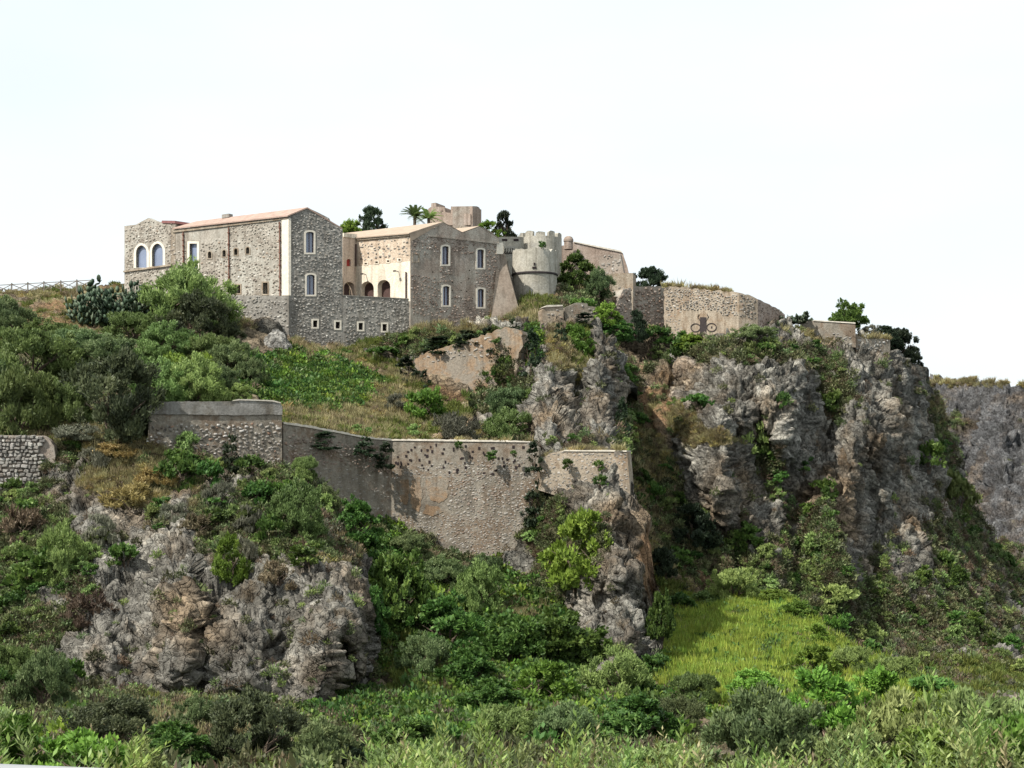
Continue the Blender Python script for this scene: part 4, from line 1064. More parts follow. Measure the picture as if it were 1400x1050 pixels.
slab(p6, f6, 1.2, 'wall', M['wall_terrace'], pa2); stones(p6, f6, (), .4, .35, 'pale', pa2, 18)
rl_ = empty('small_railing', P(728, 443, 152), 'tiny iron railing above the cliff edge below the round tower', 'railing')
pq5 = Plane(714, 152.5, 743, 151.5)
for u in (715, 719.5, 724, 728.5, 732.5, 737, 741):
    MB().tube([pq5.px(u, 447), pq5.px(u, 436.5 if u in (728.5, 732.5) else 440)], .035, 5).build('post', M['black'], rl_)
MB().tube([pq5.px(714, 444.3), pq5.px(743, 444.3)], .05, 5).build('rail', M['black'], rl_)
# plastered retaining wall under the gabled house
pw_ = empty('ochre_retaining_wall', P(630, 555, 138), 'ochre plastered retaining wall under the gabled house, half hidden by ivy', 'wall')
p7 = Plane(566, 142.4, 716, 138.6)
f7 = rough_edge([(588, 572), (584, 540), (574, 516), (567, 494), (575, 485), (596, 478), (622, 470), (652, 462), (676, 452), (690, 447), (712, 452), (714, 476), (708, 500), (700, 512), (676, 530), (662, 548), (655, 572)], 2.4, 4, 7)
slab(p7, f7, 2.2, 'wall', M['wall_ochre'], pw_, batter=.05)
stones(p7, [(578, 500), (575, 487), (622, 472), (676, 454), (690, 449), (680, 492), (640, 488), (600, 494)], (), .42, .6, 'pale', pw_, 19, proud=(.03, .09), batter=.05)

# ---- lower terrace walls on the bluff
w1 = empty('dry_stone_wall', P(28, 660, 104), 'dry stone wall of pale blocks at the left edge under the shrubs', 'wall')
q1 = Plane(-90, 103.2, 76, 103.7)
f1_ = [(-90, 690), (-90, 594), (0, 595), (58, 595.5)] + rough_edge([(58, 595.5), (66, 600), (74, 610), (76, 640), (70, 690)], 1.0, 4, 2)[1:]
slab(q1, f1_, .8, 'wall', M['dark'] if False else M['wall_brown'], w1)
rnd = random.Random(21)
def stone_mesh(rnd):
    bm = bmesh.new(); bmesh.ops.create_cube(bm, size=1.0)
    for v in bm.verts: v.co = Vector((v.co.x * rnd.uniform(.62, 1.08), v.co.y * rnd.uniform(.7, 1), v.co.z * rnd.uniform(.62, 1.08)))
    bmesh.ops.bevel(bm, geom=list(bm.edges), offset=.12, segments=1, affect='EDGES', profile=.5)
    me = bpy.data.meshes.new('stone'); bm.to_mesh(me); bm.free()
    cc = rnd.choice(PAL['grey'][:4] + [(0.33, 0.31, 0.285), (0.22, 0.19, 0.16)])
    a = me.attributes.new('scol', 'FLOAT_COLOR', 'POINT'); a.data.foreach_set('color', np.tile([*cc, 1], len(me.vertices)).astype(np.float32))
    me.materials.append(M['stone']); return me
SM = [stone_mesh(rnd) for _ in range(14)]
zt, zb = q1.to(20, 596.5)[1], q1.to(20, 668)[1]
smax = q1.to(56, 620)[0]; smin = q1.to(-22, 620)[0]
z = zb; ang = math.atan2(q1.t.y, q1.t.x)
while z < zt:
    h = rnd.uniform(.20, .34); s = smin + rnd.uniform(-.4, 0)
    while s < smax - .1:
        w = rnd.uniform(.2, .52); hh = min(h * rnd.uniform(.65, 1.2), zt - z + .06)
        o = bpy.data.objects.new('stone', rnd.choice(SM)); COL.objects.link(o); o.parent = w1
        p = q1.at((s + w / 2, z + h / 2 + rnd.uniform(-.05, .05)), rnd.uniform(-.06, .10))
        o.location = p - w1.location; o.scale = (w * .97, .5, hh * .96); o.rotation_euler = (rnd.uniform(-.2, .2), rnd.uniform(-.3, .3), ang + rnd.uniform(-.2, .2))
        s += w
    z += h * .98
w2 = empty('upper_retaining_wall', P(295, 620, 107), 'tall retaining wall with smooth grey parapet and rubble base under the shrubs', 'wall')
q2 = Plane(204, 105.2, 386, 108.6)
f2_ = [(204, 655), (205, 549.2), (260, 549), (316, 548.6), (326, 546.2), (350, 547), (372, 548), (383, 550.5), (385.6, 556), (386, 655)]
slab(q2, f2_, 1.0, 'wall', M['wall_terrace'], w2, off=-.06)
top2 = [(205, 566)] + rough_edge([(205, 549.2), (316, 548.8), (326, 546.6), (372, 548), (383, 550.5), (385.8, 556)], .6, 3, 12) + rough_edge([(386, 567), (300, 567.5), (205, 566)], .7, 5, 13)[:-1]
slab(q2, top2, .5, 'parapet', wall_mat('parapet_render', [(0.15, 0.145, 0.13), (0.23, 0.222, 0.205), (0.31, 0.30, 0.28)], (0.17, 0.155, 0.13), .7, .6, 0, .6, .48, .6), w2, off=.06)
slab(q2, rough_edge([(314, 548.8), (326, 545.6), (350, 546.2), (374, 547.4), (384, 550.2)], .3, 4, 14) + [(383, 551.4), (372, 549), (350, 548), (327, 547.4)], .8, 'coping', M['coping'], w2, off=.12)
stones(q2, [(205, 655), (205, 578), (386, 576), (386, 655)], (), .32, .95, 'pale', w2, 22, proud=(.0, .09), off=-.06, mute=.0)
w3 = empty('sloping_retaining_wall', P(460, 650, 112), 'retaining wall with sloping pale coping below the bramble slope', 'wall')
q3 = Plane(386.5, 109.2, 535, 115.0)
f3_ = [(387, 680), (387, 578), (420, 583), (470, 592), (500, 598), (534.6, 601.5), (534.6, 740), (470, 720)]
slab(q3, f3_, .9, 'wall', M['wall_terrace'], w3)
slab(q3, [(387, 579.6)] + rough_edge([(387, 576.6), (420, 581.4), (470, 590.8), (500, 597), (534.6, 600.2)], .5, 3, 32) + [(534.6, 602.6), (500, 599.6), (470, 593.4), (420, 584.4)], 1.1, 'coping', M['coping'], w3, off=.1)
stones(q3, [(387, 660), (387, 590), (470, 602), (534, 610), (534, 650), (470, 640), (420, 640)], (), .30, .9, 'brown', w3, 23, proud=(.0, .08))
stones(q3, [(400, 690), (400, 640), (470, 640), (534, 650), (534, 740)], (), .26, .3, 'pale', w3, 27, proud=(.0, .04), mute=.4)
w4 = empty('great_retaining_wall', P(640, 700, 114), 'broad high retaining wall with worn ochre plaster in the middle of the hillside', 'wall')
q4 = Plane(535, 115.0, 726, 113.0)
f4_ = [(533.6, 780), (533.6, 601.4), (580, 601.0), (640, 602), (690, 602.6), (725, 604), (736, 612), (738, 650), (734, 700), (738, 780)]
slab(q4, f4_, 1.2, 'wall', M['wall_terrace'], w4)
slab(q4, [(535, 602.4)] + rough_edge([(535, 600.6), (580, 600.2), (640, 601.2), (690, 602), (725, 603.2)], .55, 3, 31) + [(725, 604.8)], 1.4, 'coping', M['coping'], w4, off=.08)
blobp = [(542, 655), (560, 651), (585, 655), (612, 652), (615, 672), (610, 700), (596, 704), (570, 698), (548, 690)]
for k, bp in enumerate(([(546, 654), (556, 650), (560, 668), (556, 690), (546, 686)], [(564, 656), (574, 652), (578, 676), (572, 700), (563, 694), (561, 672)], [(584, 655), (600, 651), (613, 656), (612, 680), (600, 688), (588, 682), (581, 668)], [(582, 690), (598, 692), (606, 700), (590, 706), (578, 702)])):
    slab(q4, rough_edge(bp + [bp[0]], 1.6, 3, 3 + k)[:-1], .1, 'plaster_patch', M['wall_ochre'], w4, off=.035)
stones(q4, f4_, (), .27, .88, 'pale', w4, 24, proud=(-.005, .035), mute=.5, skip=[blobp, [(536, 640), (536, 602), (722, 605), (722, 622), (620, 632)]])
stones(q4, [(616, 760), (616, 640), (724, 630), (718, 690), (720, 760)], (), .22, .2, 'brown', w4, 25, proud=(.02, .04), mute=.2)
putl = MB()
for k in range(70):
    u = rnd.uniform(540, 718); v = rnd.uniform(608, 650)
    putl.box(q4.px(u, v, .01), q4.t3 * rnd.uniform(.05, .1), q4.n3 * .03, Vector((0, 0, rnd.uniform(.06, .12))))
po = putl.build('putlog_holes', M['dark'], w4); po['kind'] = 'stuff'
w5 = empty('corner_bastion_wall', P(800, 680, 112), 'short bastion wall crowning the rock spur at the end of the great wall', 'wall')
q5 = Plane(738, 112.0, 857, 109.6); q5b = Plane(857, 109.6, 868, 116)
f5_ = rough_edge([(736, 670), (740, 626), (752, 620), (768, 616), (800, 616.5), (830, 616.2), (857, 617)], .6, 6, 4) + [(860, 650), (863, 700), (800, 690)]
slab(q5, f5_, 1.2, 'wall', M['wall_plaster'], w5)
stones(q5, f5_, (), .28, .85, 'pale', w5, 26, proud=(-.005, .035), mute=.5)
slab(q5b, [(857, 617), (862, 618), (868, 700), (860, 700)], 1.0, 'side_wall', M['wall_brown'], w5)
slab(q5, [(770, 617), (772, 615), (800, 615.4), (830, 615), (857, 615.8), (857, 617.6)], 1.3, 'coping', M['coping'], w5, off=.08)
print('walls', round(time.time() - T0, 1))

# ------------------------------------------------------------------ fence and rail
fe = empty('timber_fence', P(60, 398, 160), 'weathered timber rail fence with crossed braces on the left skyline', 'fence')
pfe = Plane(-60, 160, 135, 163)
us = [-30, -7, 16, 38, 60, 83, 105, 126]
top_v = lambda u: 391.5 - (u + 30) * .055
for u in us:
    a = pfe.px(u, top_v(u) - .8); MB().box(a - Vector((0, 0, .75)), pfe.t3 * .07, pfe.n3 * .07, Vector((0, 0, .85))).build('post', M['wood'], fe)
for a_, b_ in zip(us[:-1], us[1:]):
    A1, B1 = pfe.px(a_, top_v(a_)), pfe.px(b_, top_v(b_)); dn = Vector((0, 0, -.85))
    for (p, q) in ((A1, B1), (A1, B1 + dn), (A1 + dn, B1)):
        MB().tube([p, q], .045, 5).build('rail', M['wood'], fe)
gr = empty('guard_rail', (-1.0, 3, -1.6), 'pale metal guard rail cutting across the bottom left corner', 'guard rail')
a, b = P(-60, 1044.5, 3.0), P(175, 1058, 3.0)
a = P(-320, 1050, 3.1); b = P(330, 1078, 2.95)
MB().tube([a, b], .030, 14).build('rail', M['metal'], gr)
for t in (.02, .98):
    p = a.lerp(b, t); MB().tube([p, Vector((p.x, p.y, -1.7))], .022, 10).build('post', M['metal'], gr)

# ------------------------------------------------------------------ plants
def leaves(c, d, n, L, W, curl=0.0):
    """diamond leaves at c along d with face normal n"""
    d = d / (np.linalg.norm(d, axis=1)[:, None] + 1e-9)
    s = np.cross(n, d); s /= np.linalg.norm(s, axis=1)[:, None] + 1e-9
    L = np.broadcast_to(L, len(c))[:, None]; W = np.broadcast_to(W, len(c))[:, None]
    v = np.stack([c - d * L * .5, c + s * W * .5, c + d * L * .5, c - s * W * .5], 1)
    return v.reshape(-1, 3), np.arange(len(c) * 4).reshape(-1, 4)

def unit(n, rng):
    x = rng.normal(size=(n, 3)); return x / np.linalg.norm(x, axis=1)[:, None]

def crown_mesh(name, w, h, nl, L, W, mat, seed, lumps=26, up=0.5, flat=0.5, skirt=0.0, lean=0.0, lr=(.22, .40), base=0.1, sub=5):
    """a crown made of leaf clumps: big lumps over the dome, small sprigs on each lump, leaves on each sprig"""
    rng = np.random.default_rng(seed)
    a = unit(lumps * 4, rng); a = a[a[:, 2] > -0.42][:lumps]
    rad = rng.uniform(.55, 1.0, len(a)) ** .6
    lc = a * rad[:, None] * np.array([w / 2 * .74, w / 2 * .74, h * .62]); lc[:, 2] += h * .17
    lrad = rng.uniform(*lr, len(a)) * w * .5
    ltint = rng.normal(0, .10, len(a))
    ns = lumps * sub
    li = rng.integers(0, len(a), ns)
    sd = unit(ns, rng); sd[:, 2] = np.abs(sd[:, 2]) * .8 + sd[:, 2] * .2
    sd /= np.linalg.norm(sd, axis=1)[:, None]
    sc = lc[li] + sd * (lrad[li] * rng.uniform(.55, 1.0, ns))[:, None] * np.array([1, 1, min(1.2, h / w * 1.05)])
    si = rng.integers(0, ns, nl)
    srad = w * rng.uniform(.035, .075, ns) * (26 / lumps) ** .3
    off = unit(nl, rng) * (srad[si] * rng.uniform(.2, 1.15, nl))[:, None]
    c = sc[si] + off
    c[:, 2] = np.maximum(c[:, 2], rng.uniform(-.06, .10, nl) * h)
    outw = sd[si] + .7 * off / (srad[si][:, None] + 1e-6)
    d = outw * (1 - up) + np.array([0, 0, up]) + rng.normal(0, .38, (nl, 3))
    gl = (c - np.array([0, 0, h * .28])) / np.array([w / 2, w / 2, h * .7])
    n = outw * .45 + gl * 1.1 + np.array([0, 0, flat * .4]) + rng.normal(0, .42, (nl, 3))
    Ls = L * rng.uniform(.65, 1.35, nl)
    v, q = leaves(c, d, n, Ls, W * rng.uniform(.7, 1.3, nl))
    v[:, 2] = np.where(v[:, 2] > 0, v[:, 2] * h / np.percentile(v[:, 2], 99.3), v[:, 2])
    v[:, :2] *= w / (np.percentile(v[:, :2], 99.2, axis=0) - np.percentile(v[:, :2], .8, axis=0))
    t = np.clip(.5 + ltint[li[si]] + rng.normal(0, .10, ns)[si] + rng.normal(0, .14, nl), 0, 1)
    me = fast_mesh(name, v, quads=q, attrs={'tint': np.repeat(t, 4)})
    me.materials.append(mat)
    return me

def stem_mesh(name, w, h, seed, n=6, r=.05):
    rnd = random.Random(seed); mb = MB()
    for k in range(n):
        a = 2 * math.pi * k / n + rnd.uniform(-.4, .4); e = rnd.uniform(.25, .42)
        p0 = Vector((rnd.uniform(-.05, .05) * w, rnd.uniform(-.05, .05) * w, -.12 * h)); p2 = Vector((math.cos(a) * w * e, math.sin(a) * w * e, h * rnd.uniform(.4, .6)))
        p1 = p0.lerp(p2, .5) + Vector((0, 0, h * .12)) - Vector((math.cos(a), math.sin(a), 0)) * w * .06
        mb.tube([p0, p1, p2], [r * w * .5, r * w * .32, r * w * .1], 5)
        for q in range(2):
            s = p1.lerp(p2, rnd.uniform(0, .6)); mb.tube([s, s + Vector((rnd.uniform(-.2, .2) * w, rnd.uniform(-.2, .2) * w, rnd.uniform(.1, .25) * h))], [r * w * .18, r * w * .06], 4)
    me = mb.mesh(name, M['bark'])
    return me

KW = {   # kind: width, height of the pattern plant, leaf size, shape
    'olive': dict(w=5, h=3.6, nl=22000, L=.20, W=.075, mat='olive', lumps=24, lr=(.30, .48), up=.55, flat=.5, n=3),
    'dusk': dict(w=5, h=3.8, nl=22000, L=.20, W=.075, mat='dusk', lumps=24, lr=(.30, .48), up=.5, flat=.4, n=2),
    'shade': dict(w=5, h=4.2, nl=22000, L=.20, W=.075, mat='shade', lumps=24, lr=(.30, .48), up=.5, flat=.4, n=2),
    'dark': dict(w=4, h=3.4, nl=15000, L=.19, W=.10, mat='dark', lumps=34, up=.4, flat=.4, n=2),
    'bright': dict(w=3.2, h=2.4, nl=4200, L=.24, W=.11, mat='bright', lumps=20, up=.4, flat=.6, n=2),
    'deep': dict(w=4.5, h=3.6, nl=13000, L=.24, W=.145, mat='deep', lumps=36, up=.15, flat=.8, n=3),
    'lime': dict(w=4.5, h=3.4, nl=13000, L=.23, W=.12, mat='bright', lumps=34, up=.25, flat=.7, n=2),
    'sage': dict(w=4.5, h=3.4, nl=8000, L=.26, W=.09, mat='sage', lumps=40, up=.6, flat=.5, n=2),
    'grey': dict(w=3.5, h=2.2, nl=3600, L=.34, W=.055, mat='grey', lumps=16, up=.7, flat=.4, n=2),
    'yellow': dict(w=3.0, h=1.6, nl=3000, L=.26, W=.06, mat='yellow', lumps=18, up=.5, flat=.5, n=2),
    'brownish': dict(w=2.6, h=1.7, nl=2600, L=.24, W=.06, mat='brown', lumps=18, up=.5, flat=.4, n=2),
    'small': dict(w=1.8, h=1.3, nl=1300, L=.20, W=.09, mat='olive', lumps=12, up=.5, flat=.5, n=3),
    'smalldark': dict(w=1.8, h=1.4, nl=1300, L=.20, W=.11, mat='deep', lumps=12, up=.3, flat=.5, n=3),
    'ivy': dict(w=2.2, h=3.4, nl=2200, L=.20, W=.15, mat='dark', lumps=20, up=-.35, flat=.3, n=2),
}
PROTO = {}
for ki, (k, a) in enumerate(KW.items()):
    PROTO[k] = [(crown_mesh('crown', a['w'], a['h'], a['nl'], a['L'], a['W'], LM[a['mat']], 100 + ki * 7 + j, a['lumps'], a['up'], a['flat'], lr=a.get('lr', (.22, .40)), sub=a.get('sub', 7)),
                 stem_mesh('trunk', a['w'], a['h'], 100 + ki * 7 + j)) for j in range(a['n'])]
print('protos', round(time.time() - T0, 1))

def plant(name, u, vb, wpx, hpx, kind, label, cat='shrub', group=None, Y=None, sink=.10, seed=None, parts=True):
    """a plant as wide and high as it shows, standing on the ground seen at (u, vb)"""
    g = P(u, vb, Y) if Y else ground_at(u, vb)
    s = g.y / F; a = KW[kind]; rnd = random.Random(int(u * 31 + vb * 7))
    cm, tm = PROTO[kind][rnd.randrange(len(PROTO[kind]))]
    sx, sz = wpx * s / (a['w'] * .97), hpx * s / (a['h'] * .98)
    root = empty(name, g - Vector((0, 0, hpx * s * sink)), label, cat, group)
    root.rotation_euler = (0, 0, rnd.uniform(0, 6.28) if sx < 1.6 * sz else rnd.uniform(-.5, .5))
    root.scale = (sx, sx, sz)
    c = bpy.data.objects.new('crown', cm); COL.objects.link(c); c.parent = root
    t = bpy.data.objects.new('trunk', tm); COL.objects.link(t); t.parent = root
    return root

SH = [  # u, base row, width, height, kind, label, group
    # slope at the upper left
    (258, 448, 118, 92, 'olive', 'largest round shrub, standing against the sunlit castle wing'),
    (278, 474, 92, 74, 'shade', 'dark dense shrub directly below the largest shrub by the castle wing'),
    (8, 458, 80, 52, 'dusk', 'dark shrub at the left edge beside the bare earth patch'),
    (182, 466, 66, 42, 'olive', 'bright olive shrub right under the prickly pear'),
    (232, 488, 74, 48, 'olive', 'olive shrub left of and below the dark dense shrub'),
    (45, 522, 118, 76, 'olive', 'broad pale olive shrub below the bare earth patch near the left edge'),
    (105, 486, 84, 40, 'dusk', 'dusky shrub just under the bare brown earth patch'),
    (150, 510, 96, 54, 'dusk', 'grey green shrub above the big dark round shrub'),
    (160, 592, 118, 114, 'shade', 'big dark round shrub left of the tall retaining wall', 'shrub', None, 105.5),
    (100, 580, 66, 66, 'olive', 'pale shrub squeezed between the big dark shrub and the left edge shrub'),
    (26, 596, 92, 96, 'olive', 'tall pale shrub above the dry stone wall at the left edge'),
    (222, 548, 74, 58, 'olive', 'olive shrub touching the right side of the big dark round shrub'),
    (268, 548, 76, 64, 'olive', 'feathery olive shrub behind the middle of the retaining wall parapet'),
    (322, 512, 62, 48, 'dusk', 'shrub left of the green bramble patch on the slope'),
    (300, 540, 56, 44, 'dusk', 'dim shrub behind the small round shrub on the parapet'),
    (326, 549, 44, 25, 'olive', 'small round shrub peeping over the retaining wall parapet'),
    (206, 512, 70, 46, 'olive', 'light shrub in the middle of the shrub belt under the dark dense shrub'),
    (-14, 540, 60, 60, 'dusk', 'shrub half cut off by the left picture edge'),
    (290, 500, 62, 44, 'olive', 'shrub below the dark dense shrub near the pale boulder'),
    (345, 528, 40, 40, 'dusk', 'greyish shrub at the right end of the shrub belt'),
    (70, 470, 70, 34, 'olive', 'light olive shrub bordering the bare earth patch from below'),
    (255, 520, 60, 40, 'bright', 'freshest green shrub in the middle of the shrub belt'),
    (60, 560, 66, 50, 'olive', 'light round shrub between the left edge shrubs'),
    # middle terrace
    (580, 572, 54, 42, 'bright', 'fresh green bush in front of the ochre retaining wall'),
    (622, 600, 66, 38, 'grey', 'grey feathery bush on top of the great retaining wall'),
    (696, 603, 72, 45, 'olive', 'rounded olive bush at the right end of the great wall top'),
    (566, 599, 34, 20, 'small', 'small bush left of the grey feathery bush'),
    (492, 592, 30, 13, 'small', 'low tuft like bush near the sloping coping'),
    (662, 598, 30, 18, 'yellow', 'straw coloured bush between the grey and olive bushes'),
    (540, 562, 36, 26, 'grey', 'withered pale bush left of the fresh green bush'),
    # castle surroundings
    (508, 330, 44, 50, 'dark', 'dark round tree behind the arcade roof', 'tree', 190),
    (480, 328, 34, 28, 'lime', 'light green bush left of the dark round tree behind the roof', 'shrub', 188),
    (689, 332, 30, 46, 'dark', 'dark cypress like tree right of the ruined keep', 'tree', 188),
    (668, 328, 38, 28, 'lime', 'light green bush between the keep and the dark tree', 'shrub', 187),
    (789, 386, 46, 42, 'deep', 'green bush growing right of the squat round tower', 'shrub', 171),
    (818, 402, 40, 36, 'dusk', 'grey green bush in front of the stepped rampart block', 'shrub', 170),
    (889, 398, 44, 33, 'dark', 'dark round tree on the rampart left of the bastion', 'tree', 183),
    (1157, 452, 48, 42, 'deep', 'round tree standing above the grey skyline parapet', 'tree', 178),
    (1232, 492, 44, 46, 'dark', 'dark tree leaning down the right end of the skyline', 'tree', 184),
    (1214, 476, 34, 30, 'dark', 'dark tree crown just right of the skyline ledge', 'tree', 182),
    (1249, 502, 26, 30, 'dark', 'lowest dark tree at the right end of the skyline', 'tree', 186),
    (1208, 464, 34, 20, 'dark', 'thin dark bush at the end of the skyline ledge', 'shrub', 180),
    (1190, 455, 22, 12, 'grey', 'faded bush right of the skyline parapet', 'shrub', 178),
    (740, 338, 10, 9, 'smalldark', 'tiny green plant sprouting on top of the squat round tower', 'plant', 164.6),
    (830, 443, 36, 30, 'lime', 'fresh bush right of the ivy draped parapet', 'shrub', 152),
    (840, 462, 56, 26, 'deep', 'spreading leafy bush at the head of the shaded gully', 'shrub', 152.5),
    (800, 430, 36, 24, 'smalldark', 'dark bush behind the stepped parapet wall', 'shrub', 160),
    (870, 462, 30, 40, 'dark', 'dark bush against the rubble rampart in shade', 'shrub', 170),
    (895, 468, 36, 24, 'smalldark', 'low bush at the foot of the rubble rampart'),
    (945, 474, 40, 18, 'lime', 'green bush below the beetle emblem'),
    (1030, 465, 60, 22, 'dusk', 'dusky bush along the foot of the bastion side wall'),
    (1150, 462, 26, 22, 'dark', 'dark bush against the skyline parapet'),
    (925, 500, 24, 30, 'smalldark', 'small green bush beside the pale boulders below the bastion'),
    # central cliff
    (640, 476, 44, 26, 'ivy', 'dark ivy clump under the gabled house'),
    (668, 480, 28, 36, 'ivy', 'dark ivy hanging over the ochre wall'),
    (605, 482, 46, 24, 'ivy', 'wide ivy mass at the upper left of the ochre wall'),
    (702, 470, 18, 36, 'ivy', 'narrow ivy strip below the battered buttress'),
    (726, 512, 26, 66, 'ivy', 'long ivy curtain left of the broken parapet stub'),
    (686, 506, 20, 22, 'ivy', 'round ivy cushion on the pale plaster'),
    (581, 528, 14, 24, 'ivy', 'small upright ivy tuft left on the ochre wall'),
    (556, 520, 30, 36, 'ivy', 'dark bush on the rocky step left of the ochre wall'),
    (696, 566, 60, 40, 'dusk', 'dark scrub bush under the plaster beside the olive bush'),
    (790, 486, 46, 44, 'lime', 'pale green bush in the cleft of the central cliff'),
    (765, 470, 20, 30, 'ivy', 'ivy on the broken parapet stub'),
    (800, 446, 30, 20, 'ivy', 'ivy hanging on the stepped parapet'),
    (850, 610, 20, 70, 'ivy', 'green creeper down the right edge of the central cliff'),
    (530, 492, 46, 20, 'smalldark', 'low dark bush under the terrace wall'),
    # bluff
    (86, 790, 64, 78, 'olive', 'tall olive bush on the left of the bluff face'),
    (172, 776, 38, 36, 'smalldark', 'small green bush right of the tall olive bush'),
    (314, 790, 46, 62, 'lime', 'bright green bush in the middle of the bluff'),
    (408, 728, 78, 72, 'olive', 'large green bush near the right shoulder of the bluff'),
    (416, 658, 36, 36, 'olive', 'green bush where the sloping wall meets the bluff'),
    (242, 668, 54, 46, 'smalldark', 'spiky green bush below the left part of the retaining wall'),
    (316, 640, 24, 48, 'ivy', 'dark climber on the rubble base of the retaining wall'),
    (343, 650, 40, 30, 'smalldark', 'low green bush beneath the retaining wall'),
    (384, 628, 26, 40, 'ivy', 'dark bush in the corner between both retaining walls'),
    (352, 690, 40, 32, 'smalldark', 'green bush between the spiky bush and the large green bush'),
    (425, 772, 44, 34, 'smalldark', 'grey green bush below the large green bush on the shoulder'),
    (180, 690, 78, 32, 'yellow', 'yellow dry bush on the bluff under the retaining wall'),
    (215, 664, 50, 26, 'yellow', 'straw yellow bush left of the spiky green bush'),
    (240, 715, 44, 30, 'grey', 'pale bush below the yellow dry bush'),
    (345, 722, 46, 34, 'grey', 'withered grey bush left of the large green bush'),
    (330, 764, 40, 34, 'grey', 'dull grey bush right of the bright green bush'),
    (60, 968, 84, 84, 'dusk', 'dark bush at the lower left beneath the bluff'),
    (20, 930, 60, 50, 'olive', 'bush at the left edge beside the dark lower bush'),
    (346, 1050, 132, 104, 'shade', 'big dark bush at the bottom left of centre'),
    (268, 1005, 60, 56, 'dusk', 'dim bush left of the big dark bottom bush'),
    (470, 1048, 64, 40, 'dark', 'low dark bush under the bluff nose'),
    (445, 700, 40, 40, 'dusk', 'dark bush on the edge of the bluff by the gully'),
    (446, 612, 34, 24, 'ivy', 'ivy tuft under the middle of the sloping coping', 'ivy', 111.0),
    (500, 622, 30, 26, 'ivy', 'ivy tuft near the lower end of the sloping coping', 'ivy', 112.6),
    (528, 636, 24, 34, 'ivy', 'ivy in the corner where sloping wall meets great wall', 'ivy', 113.6),
    (626, 614, 10, 12, 'smalldark', 'tiny plant rooted high on the great wall, left one', 'plant', 113.4),
    (674, 628, 14, 13, 'smalldark', 'tiny plant rooted high on the great wall, middle one', 'plant', 112.6),
    (702, 624, 9, 9, 'smalldark', 'tiny plant rooted high on the great wall, right one', 'plant', 112.2),
    (776, 640, 14, 14, 'smalldark', 'small green plant on the corner bastion wall, left one', 'plant', 110.6),
    (818, 642, 14, 14, 'smalldark', 'small green plant on the corner bastion wall, right one', 'plant', 109.8),
    (820, 664, 18, 16, 'smalldark', 'small green plant at the foot of the corner bastion wall', 'plant', 108.5),
    (730, 640, 20, 40, 'ivy', 'dark plant in the joint between great wall and corner bastion', 'ivy', 111.4),
    (130, 640, 44, 30, 'grey', 'withered bush on the slope right of the dry stone wall'),
    (110, 600, 70, 22, 'grey', 'pale weeds under the big dark round shrub'),
    (160, 625, 60, 20, 'yellow', 'orange dry weeds below the big dark round shrub'),
    (300, 690, 44, 34, 'grey', 'grey bush under the middle of the rubble base'),
    (390, 690, 40, 36, 'smalldark', 'leafy bush left of the bluff shoulder'),
    (270, 730, 40, 30, 'brownish', 'brown withered bush above the grey rock of the bluff'),
    (380, 800, 50, 36, 'brownish', 'brown withered bush on the right part of the bluff'),
    (120, 850, 60, 44, 'brownish', 'brown bush on the left side of the bluff rock'),
    (40, 800, 60, 50, 'smalldark', 'dark bush low at the left edge of the bluff'),
    (30, 740, 60, 50, 'brownish', 'brown scrub bush at the left edge under the dry stone wall'),
    (140, 740, 50, 40, 'grey', 'grey twiggy bush beside the tall olive bush'),
    (150, 1026, 120, 74, 'shade', 'dark bush above the leafy bushes of the lower left corner'),
    (236, 1046, 100, 60, 'deep', 'green bush between the dark bottom bush and the lower left corner'),
    (440, 1046, 90, 64, 'dusk', 'dusky bush right of the big dark bottom bush'),
    (560, 1030, 90, 50, 'deep', 'green bush below the grassy gully side'),
    # gully and spur
    (548, 850, 80, 98, 'deep', 'dark fig like tree in the gully beside the bluff nose', 'tree'),
    (612, 888, 92, 76, 'deep', 'dense green bush right of the fig like tree'),
    (656, 832, 70, 66, 'olive', 'grey olive bush under the great retaining wall'),
    (488, 742, 64, 62, 'deep', 'leafy mass behind the bluff shoulder under the sloping wall'),
    (560, 762, 60, 36, 'dusk', 'dusky bush at the foot of the great wall on its left'),
    (790, 790, 88, 96, 'lime', 'light green tree growing from the rock spur', 'tree'),
    (735, 712, 36, 60, 'ivy', 'dark creeper at the joint of great wall and spur'),
    (770, 905, 112, 74, 'deep', 'broad green bush at the foot of the rock spur'),
    (700, 905, 84, 64, 'deep', 'green bush left of the broad bush below the spur'),
    (840, 952, 88, 66, 'olive', 'grey green bush at the right foot of the spur'),
    (740, 966, 96, 64, 'lime', 'fresh green bush in the gully bottom'),
    (640, 938, 76, 52, 'deep', 'green bush in the gully left of the fresh green one'),
    (580, 925, 70, 62, 'dusk', 'dusky bush on the grassy gully side'),
    (672, 975, 80, 48, 'deep', 'low bush at the mouth of the gully'),
    (690, 1015, 90, 50, 'olive', 'grey green bush behind the foreground shoots'),
    (770, 1020, 100, 60, 'dusk', 'dusky bush behind the middle foreground shoots'),
    (870, 1012, 110, 62, 'deep', 'green bush between the spur foot and the foreground'),
    (930, 1000, 80, 50, 'dusk', 'grey bush left of the large grey green bush'),
    (510, 860, 40, 60, 'deep', 'ivy green bush tucked against the bluff nose'),
    (660, 790, 50, 34, 'dusk', 'small dark bush at the lowest point of the great wall'),
    (604, 800, 60, 40, 'dusk', 'scrubby bush below the ochre plaster of the great wall'),
    # right side
    (904, 872, 36, 66, 'deep', 'glossy fig bush against the right edge of the rock spur'),
    (945, 742, 62, 56, 'dark', 'dark bush in the shaded gully under the right cliff'),
    (905, 790, 40, 44, 'dark', 'dark bush low in the shaded gully'),
    (1004, 822, 66, 48, 'olive', 'olive green bush at the top of the meadow'),
    (926, 770, 30, 24, 'smalldark', 'small bush above the top of the meadow'),
